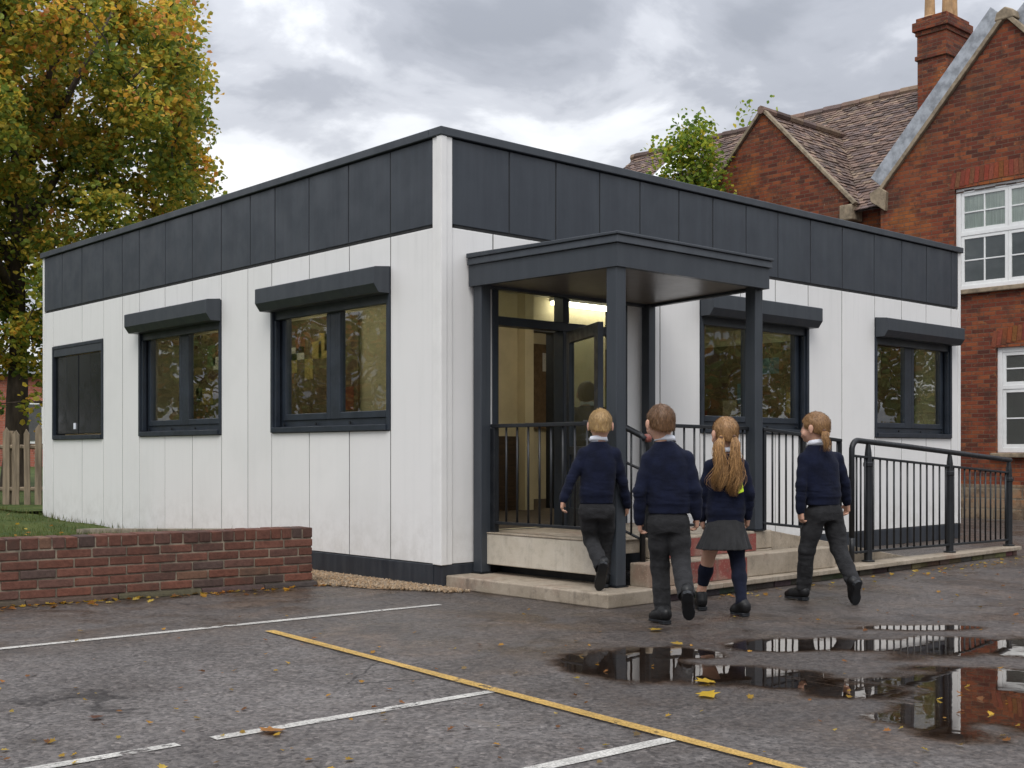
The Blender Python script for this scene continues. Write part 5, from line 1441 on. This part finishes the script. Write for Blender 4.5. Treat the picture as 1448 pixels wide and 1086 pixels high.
        def tf(P):
            a = np.abs(fnoise(P * V3(.7, .7, 2.4), 10, 5, 2)); b = fnoise(P * V3(2.2, 2.2, .35), 9, 7, 2); out = .0042 * b
            for S in 'LR':
                d = np.sqrt(((P - J['kn' + S]) ** 2).sum(1)); e = np.sqrt(((P - J['an' + S]) ** 2).sum(1)); c = np.abs(fnoise(P * V3(1.1, 1.1, 2.0), 12, 12, 1))
                out = out + .005 * np.exp(-(d / .11) ** 2) * (c - .3) + .010 * np.exp(-(e / .09) ** 2) * (c - .3)
            return out + .0035 * (a - .25)
        surf(T, 'trousers', M['grey'], body, tf)
    else:
        T = Field(lo, hi, .0055); sk0 = J['skirt']
        T.loft([(sk0, .166 * s, .135 * s, yaw), (lerp(sk0, pel, .5), .143 * s, .115 * s, yaw), (pel + V3(0, 0, .05), .110 * s, .084 * s, yaw)], .01, 0, (.10, 10))
        T.ell(sk0 + V3(0, 0, -.03), (.14 * s, .118 * s, .05), yaw, 0, cut=True)
        surf(T, 'skirt', M['greyskirt'], body, lambda P: .004 * fnoise(P * V3(2.5, 2.5, .3), 10, 4, 2))
    for S, (mat_, f0, f1) in o.get('socks', {}).items():
        T = Field(lo, hi, .005); hip, kn, an = J['hip' + S], J['kn' + S], J['an' + S]
        P_ = [hip, lerp(hip, kn, .45), kn, lerp(kn, an, .35), an]; R_ = [.060 * s, .054 * s, .040 * s, .041 * s, .027 * s]
        T.chain(P_, [q + .0045 for q in R_], .02)
        d = J['toe' + S] - an; T.cone(an, an + d * .4, .031, .025, .02)
        a_ = lerp(kn, an, f0) if f0 >= 0 else lerp(hip, kn, 1 + f0); T.plane(a_, (kn - an) if f0 >= 0 else (hip - kn))
        if f1 < 1: T.plane(lerp(kn, an, f1), an - kn)
        surf(T, 'sock', M[mat_], body)
    # shoes
    for S in 'LR':
        an, toe = J['an' + S], J['toe' + S]; d = toe - an
        up = J.get('up' + S, V3(0, 0, 1)); heel = J['heel' + S]
        ax = toe - heel; L = np.linalg.norm(ax); ax = ax / L
        up = up - ax * up.dot(ax); up /= np.linalg.norm(up); sd_ = np.cross(ax, up)
        T = Field(np.minimum(np.minimum(heel, toe), an) - .09, np.maximum(np.maximum(heel, toe), an) + .09, .004)
        w = .030 * o.get('foot', 1.0)
        base = lambda t, h, x=0: heel + ax * L * t + up * h + sd_ * x
        T.chain([base(.14, .034), base(.42, .034), base(.68, .031), base(.88, .026)], [w * .98, w * .98, w * 1.12, w * .86], .02)
        T.chain([base(.12, .055), lerp(base(.12, .055), an, .5)], [.031, .033], .02); T.cone(base(.45, .046), lerp(base(.3, .05), an, .45), .026, .031, .03)
        T.plane(base(0, .010), -up)
        surf(T, 'shoe', M['shoe'], body)
        k = MB(); outl = []
        for t, x in ((.0, 0), (.03, .7), (.12, .98), (.35, .86), (.55, .92), (.72, 1.12), (.88, .92), (.97, .5), (1.0, 0)): outl.append((t, x))
        poly = [base(t * 1.03 - .01, 0, x * (w + .003)) for t, x in outl] + [base(t * 1.03 - .01, 0, -x * (w + .003)) for t, x in outl[-2:0:-1]]
        so_ = k; k.prism([tuple(p) for p in poly], tuple(up * .013)); 
        hp = [base(t * 1.03 - .01, -.009, x * (w + .001)) for t, x in outl[:4]] + [base(t * 1.03 - .01, -.009, -x * (w + .001)) for t, x in outl[3:0:-1]]
        k.prism([tuple(p) for p in hp], tuple(up * .0088)); k.build('sole', M['rail'], body.children[-1], bevel=.002)
    # hair: a close cap plus fine strands combed over it
    H = Field(hc - .16, hc + .16, .004)
    H.ell(hc + f * -.010 * hr + V3(0, 0, .014), (.0785 * hr, .096 * hr, .0845 * hr), hyaw, 0)
    st = o['hair']
    H.ell(hc + f * -.035 * hr + V3(0, 0, -.035), (.066 * hr, .062 * hr, .062 * hr), hyaw, .02)
    # hairline: clear the face and the nape
    H.ell(hc + f * .118 * hr + V3(0, 0, -.058), (.098, .092, .108), hyaw, 0, cut=True)
    nap = o.get('nape', -.062)
    H.plane(hc + f * -.03 + V3(0, 0, nap * hr), f * .35 + V3(0, 0, -1))
    for sg in (1, -1): H.ell(hc + r * sg * .088 * hr + f * .004 + V3(0, 0, -.036), (.030, .030, .040), hyaw, 0, cut=True)
    hm = M[o['hairm']]
    hair = surf(H, 'hair', hm, body, lambda P: .0035 * fnoise(P * V3(1, 1, .5), 34, 6, 2) + .0022 * fnoise(P * V3(3, 3, .4), 50, 8, 1))
    r_ = random.Random(o.get('seed', 1)); me = hair.data; k = MB()
    if st == 'short':          # clipped shorter and paler towards the nape and ears
        vp = np.zeros(len(me.vertices) * 3, np.float32); me.vertices.foreach_get('co', vp); vp = vp.reshape(-1, 3)
        t_ = np.clip((vp[:, 2] - hc[2] - nap * hr - .004) / .058, 0, 1); t_ = t_ * t_ * (3 - 2 * t_)
        cl = np.ones((len(vp), 4), np.float32); cl[:, :3] = np.array([1.25, 1.3, 1.45]) * (1 - t_)[:, None] + t_[:, None]
        me.color_attributes['tint'].data.foreach_set('color', cl.ravel())
    vs = me.vertices; nv = len(vs); crown = hc + f * -.035 * hr + V3(.006, 0, .092 * hr)
    for i in range(o.get('strands', 3200)):
        v = vs[r_.randrange(nv)]; p = np.array(v.co); nr = np.array(v.normal)
        if nr.dot(p - hc) < 0: continue
        t = p - crown; t = t - nr * t.dot(nr); L = np.linalg.norm(t)
        if L < 1e-4: continue
        t = t / L; t = t + np.array([r_.gauss(0, .13) for _ in range(3)])
        if st != 'short': t = (min([np.array(q_[0][0]) for q_ in o['tails']], key=lambda q_: np.linalg.norm(q_ - p)) - p); t = t - nr * t.dot(nr); t /= np.linalg.norm(t) + 1e-6; t = t + np.array([r_.gauss(0, .08) for _ in range(3)])
        ln = r_.uniform(.014, .026); lift = .0014 if st == 'short' else .001; wd = np.cross(t, nr); wd = wd / (np.linalg.norm(wd) + 1e-6) * r_.uniform(.0005, .0010)
        a = p - nr * .001; b = p + t * ln * .5 + nr * (lift + .001); c = p + t * ln + nr * (lift * r_.uniform(.2, 1.4) - .0015 * (st == 'short'))
        g_ = r_.uniform(.6, 1.5) * (1 + .12 * max(0, 1 - (p[2] - hc[2] - nap) / .055) * (st == 'short'))
        k.add([a - wd, a + wd, b + wd, b - wd, c], [(0, 1, 2, 3), (3, 2, 4)], (g_, g_, g_ * r_.uniform(.85, 1)))
    k.build('hair_strands', hm, hair, smooth=True)
    for (path, width, n, flare, sd) in o.get('tails', []):
        k = MB(); path = [np.array(p) for p in path]; r_ = random.Random(sd); m_ = len(path)
        for i in range(n):
            a = r_.uniform(0, 2 * PI); q = math.sqrt(r_.random()); off_ = V3(math.cos(a) * q, math.sin(a) * q, 0); ph = r_.uniform(0, 6.3); cut_ = 1 - .5 * r_.random() ** 1.5; fly = 1.0 if r_.random() < .9 else 2.6; pts = []
            nn_ = 14
            for j in range(nn_ + 1):
                t = cut_ * j / nn_ * (m_ - 1); b = min(int(t), m_ - 2); p = lerp(path[b], path[b + 1], t - b)
                wv = np.interp(t, range(m_), width)
                p = p + off_ * wv * V3(1, .55, 0) * (1 + (fly - 1) * .12 * t) + V3(math.sin(t * 2.1 + ph * .5) * .006 * flare * fly * t * .6, math.cos(t * 1.7 + ph) * .003 * t, 0) + V3(math.sin(ph) * .005, 0, 0) * t * flare
                pts.append(tuple(p))
            g_ = r_.uniform(.45, 1.65); rr = r_.uniform(.0007, .0016)
            k.tube(pts, [rr * (1 if j < nn_ * .7 else max(.15, 1 - (j / nn_ - .7) / .3)) for j in range(nn_ + 1)], 4, (g_, g_, g_ * r_.uniform(.82, 1.0)))
        k.build('ponytail', hm, hair, smooth=True)
        k = MB(); p0, p1 = path[0], path[1]; d = (p1 - p0) / np.linalg.norm(p1 - p0); k.tube([tuple(p0 + d * .012), tuple(p0 + d * .024)], width[0] * 1.15, 12); k.build('hair_band', M['band'], hair, smooth=True)
    return body

def person_px(label, D, zg, px, opts, group='children walking to the classroom door'):
    """px: joints measured on the photograph (x, y, metres nearer or farther than D)"""
    r0 = (opts['root_px'] - 724) / F * D
    J = {}
    for k_, (x, y, dd) in px.items():
        d = D + dd; J[k_] = V3((x - 724) / F * d - r0, dd, CZ - (y - 640) / F * d - zg)
    opts['J'] = J
    return make_person(label, (r0, D), zg, J, opts, group)

def shoe_pts(J, S, toe, heel, an, up=None): pass

# crop coordinates -> photograph
c3 = lambda x, y, d=0.0: (780 + x / 3.193, 560 + y / 3.193, d)
c6 = lambda x, y, d=0.0: (1040 + x / 3.502, 560 + y / 3.502, d)

# boy with short blond hair stepping up on the slab
D = 7.98
P = dict(top=c3(220, 70), head=c3(220, 124), neck=c3(212, 208), chest=c3(213, 300), pelvis=c3(202, 500), hem=c3(203, 486),
    shL=c3(146, 262), elL=c3(88, 378, -.03), wrL=c3(52, 470, -.05), hdL=c3(46, 512, -.04),
    shR=c3(283, 264), elR=c3(322, 392, .03), wrR=c3(342, 498, .10), hdR=c3(340, 535, .14),
    hipL=c3(165, 520), knL=c3(178, 650, .09), anL=c3(226, 772, -.14), heelL=c3(236, 752, -.22), toeL=c3(212, 880, -.10),
    hipR=c3(243, 520), knR=c3(243, 665, .13), anR=c3(240, 800, .14), heelR=c3(240, 842, .06), toeR=c3(243, 834, .27))
o = dict(root_px=849, yaw=-.12, hyaw=-.05, scale=.98, hair='short', hairm='hair_blond', seed=3, head=.98, nape=-.036, hemw=.115)
# the lifted foot shows its sole: its upper side faces away from the camera
b1 = None
def build_p(label, D, zg, P, o, ups, group='children walking to the classroom door'):
    r0 = (o['root_px'] - 724) / F * D; J = {}
    for k_, (x, y, dd) in P.items():
        d = D + dd; J[k_] = V3((x - 724) / F * d - r0, dd, CZ - (y - 640) / F * d - zg)
    for S, u in ups.items(): J['up' + S] = V3(*u)
    for S in 'LR':            # planted shoes rest on the ground, raised toes just clear it
        lowest = min(J['heel' + S][2], J['toe' + S][2]); 
        if S in o.get('plant', ''):
            hz = o.get('hz', .012)
            J['heel' + S][2] = hz; J['toe' + S][2] = hz - .004; J['an' + S][2] = max(J['an' + S][2], .075)
    if 'tails' in o: o['tails'] = [([J[q] for q in names], w, n, fl, sd) for names, w, n, fl, sd in o['tails']]
    if 'tie' in o: o['tie'] = V3(*o['tie'])
    base = {k_: v for k_, v in J.items()}
    return make_person(label, (r0, D), zg, base, o, group)
build_p('boy with short blond hair stepping onto the slab beside the canopy post', D, .095, P, dict(o, plant='R'), dict(L=(.1, .95, .2)))

# taller boy with brown hair nearest the camera
D = 7.02
P = dict(top=c3(493, 52), head=c3(492, 114), neck=c3(512, 208), chest=c3(523, 315), pelvis=c3(528, 555), hem=c3(530, 530),
    shL=c3(440, 288), elL=c3(398, 430, -.03), wrL=c3(396, 566, .02), hdL=c3(400, 612, .05),
    shR=c3(607, 285), elR=c3(650, 425, -.04), wrR=c3(656, 548, -.01), hdR=c3(655, 598, .02),
    hipL=c3(486, 575), knL=c3(488, 765, .08), anL=c3(502, 955, .06), heelL=c3(528, 1006, -.03), toeL=c3(448, 1010, .12),
    hipR=c3(570, 575), knR=c3(583, 745, .0), anR=c3(606, 895, -.20), heelR=c3(612, 885, -.28), toeR=c3(622, 1012, -.15))
o = dict(root_px=945, yaw=-.10, hyaw=.28, scale=1.04, hair='short', hairm='hair_brown', seed=5, head=1.02, nape=-.038, plant='L', hemw=.120)
build_p('tallest boy with short brown hair in grey trousers nearest the camera', D, 0, P, o, dict(R=(.1, .95, .15)))

# girl with long light brown bunches and skirt
D = 7.48
P = dict(top=c3(782, 98), head=c3(783, 162), neck=c3(788, 262), chest=c3(790, 350), pelvis=c3(785, 590), hem=c3(785, 574), skirt=c3(778, 690),
    shL=c3(718, 318), elL=c3(688, 440, .02), wrL=c3(680, 556, .06), hdL=c3(682, 596, .08),
    shR=c3(858, 318), elR=c3(892, 438, -.02), wrR=c3(886, 548, .05), hdR=c3(880, 585, .08),
    hipL=c3(735, 610), knL=c3(706, 740, .12), anL=c3(676, 880, .17), heelL=c3(682, 930, .12), toeL=c3(664, 940, .33),
    hipR=c3(822, 610), knR=c3(842, 760, -.02), anR=c3(858, 930, -.13), heelR=c3(885, 975, -.16), toeR=c3(815, 980, -.06),
    b0=c3(768, 178, -.085), b1=c3(757, 215, -.112), b2=c3(762, 270, -.122), b3=c3(757, 330, -.122), b4=c3(756, 385, -.12), b5=c3(757, 432, -.118),
    d0=c3(820, 172, -.08), d1=c3(834, 215, -.112), d2=c3(832, 280, -.122), d3=c3(827, 350, -.124), d4=c3(826, 410, -.122), d5=c3(829, 456, -.12))
o = dict(root_px=1020, yaw=.12, hyaw=.30, scale=.97, hair='long', hairm='hair_long', seed=7, head=.98, nape=-.045, legs='skirt', hemw=.122, plant='LR',
    tie=(0, -.095, -.01), tails=[(('b0', 'b1', 'b2', 'b3', 'b4', 'b5'), (.011, .022, .031, .034, .028, .008), 760, 1.0, 3), (('d0', 'd1', 'd2', 'd3', 'd4', 'd5'), (.011, .021, .029, .031, .024, .006), 700, 1.0, 4)],
    socks=dict(L=('sock', .16, .80), R=('sock', -.62, 1.0)))
gl_ = build_p('girl with two long light brown bunches and a grey pleated skirt', D, 0, P, o, {})
J_ = None
k = MB()
def hv():
    d0 = D - .118; pts = []
    for x, y in ((843, 385), (862, 388), (868, 432), (842, 442)):
        a = c3(x, y); r0 = (1020 - 724) / F * D; pts.append(((a[0] - 724) / F * d0 - r0, d0 - D, CZ - (a[1] - 640) / F * d0))
    return pts
k.prism(hv(), (.004, .03, 0)); k.build('reflective_patch', M['hivis'], gl_, bevel=.003)

# girl with a ponytail in trousers, at the right
D = 8.05
P = dict(top=c6(392, 78), head=c6(393, 150), neck=c6(402, 246), chest=c6(420, 335), pelvis=c6(440, 560), hem=c6(432, 540),
    shL=c6(342, 315, -.02), elL=c6(326, 440, -.06), wrL=c6(322, 570, -.05), hdL=c6(326, 620, -.04),
    shR=c6(500, 312, .06), elR=c6(540, 428, .08), wrR=c6(552, 530, .12), hdR=c6(552, 575, .14),
    hipL=c6(400, 585, -.02), knL=c6(352, 760, .03), anL=c6(338, 945, .10), heelL=c6(358, 990, .06), toeL=c6(248, 968, .20),
    hipR=c6(480, 585, .03), knR=c6(510, 755, .02), anR=c6(588, 928, -.16), heelR=c6(604, 918, -.24), toeR=c6(598, 1036, -.16),
    b0=c6(436, 168, -.075), b1=c6(447, 185, -.115), b2=c6(447, 215, -.125), b3=c6(449, 245, -.125), b4=c6(452, 278, -.12))
o = dict(root_px=1165, yaw=.42, hyaw=.95, scale=1.03, hair='long', hairm='hair_fair', seed=9, head=1.0, nape=-.050, plant='L', hemw=.120,
    tie=(.055, -.07, .0), tails=[(('b0', 'b1', 'b2', 'b3', 'b4'), (.012, .018, .020, .019, .012), 420, .5, 6)])
build_p('girl with a single fair ponytail in grey trousers walking beside the ramp rail', D, 0, P, o, dict(R=(-.35, .9, .15)))

# child already inside, seen through the open glass door
D = 10.25
def sp(x, h, dd=0.0): return V3(x, dd, h)
J = dict(top=sp(0, 1.20), head=sp(0, 1.10), neck=sp(0, .985), chest=sp(0, .86), pelvis=sp(0, .56), hem=sp(0, .585),
    shL=sp(-.125, .935), elL=sp(-.165, .77, -.02), wrL=sp(-.165, .60, .03), hdL=sp(-.165, .54, .05), shR=sp(.125, .935), elR=sp(.165, .77, -.02), wrR=sp(.165, .60, .03), hdR=sp(.165, .54, .05),
    hipL=sp(-.055, .54), knL=sp(-.06, .31, .06), anL=sp(-.06, .085, .04), heelL=sp(-.06, .012, -.02), toeL=sp(-.07, .008, .18),
    hipR=sp(.055, .54), knR=sp(.06, .31, -.02), anR=sp(.06, .085, -.12), heelR=sp(.06, .012, -.18), toeR=sp(.07, .008, .02))
make_person('dark haired child in navy sweater seen through the open glass door', ((830 - 724) / F * D, D), .41, J, dict(yaw=-.1, hyaw=-.2, hair='short', hairm='hair_dark', seed=11, strands=300))
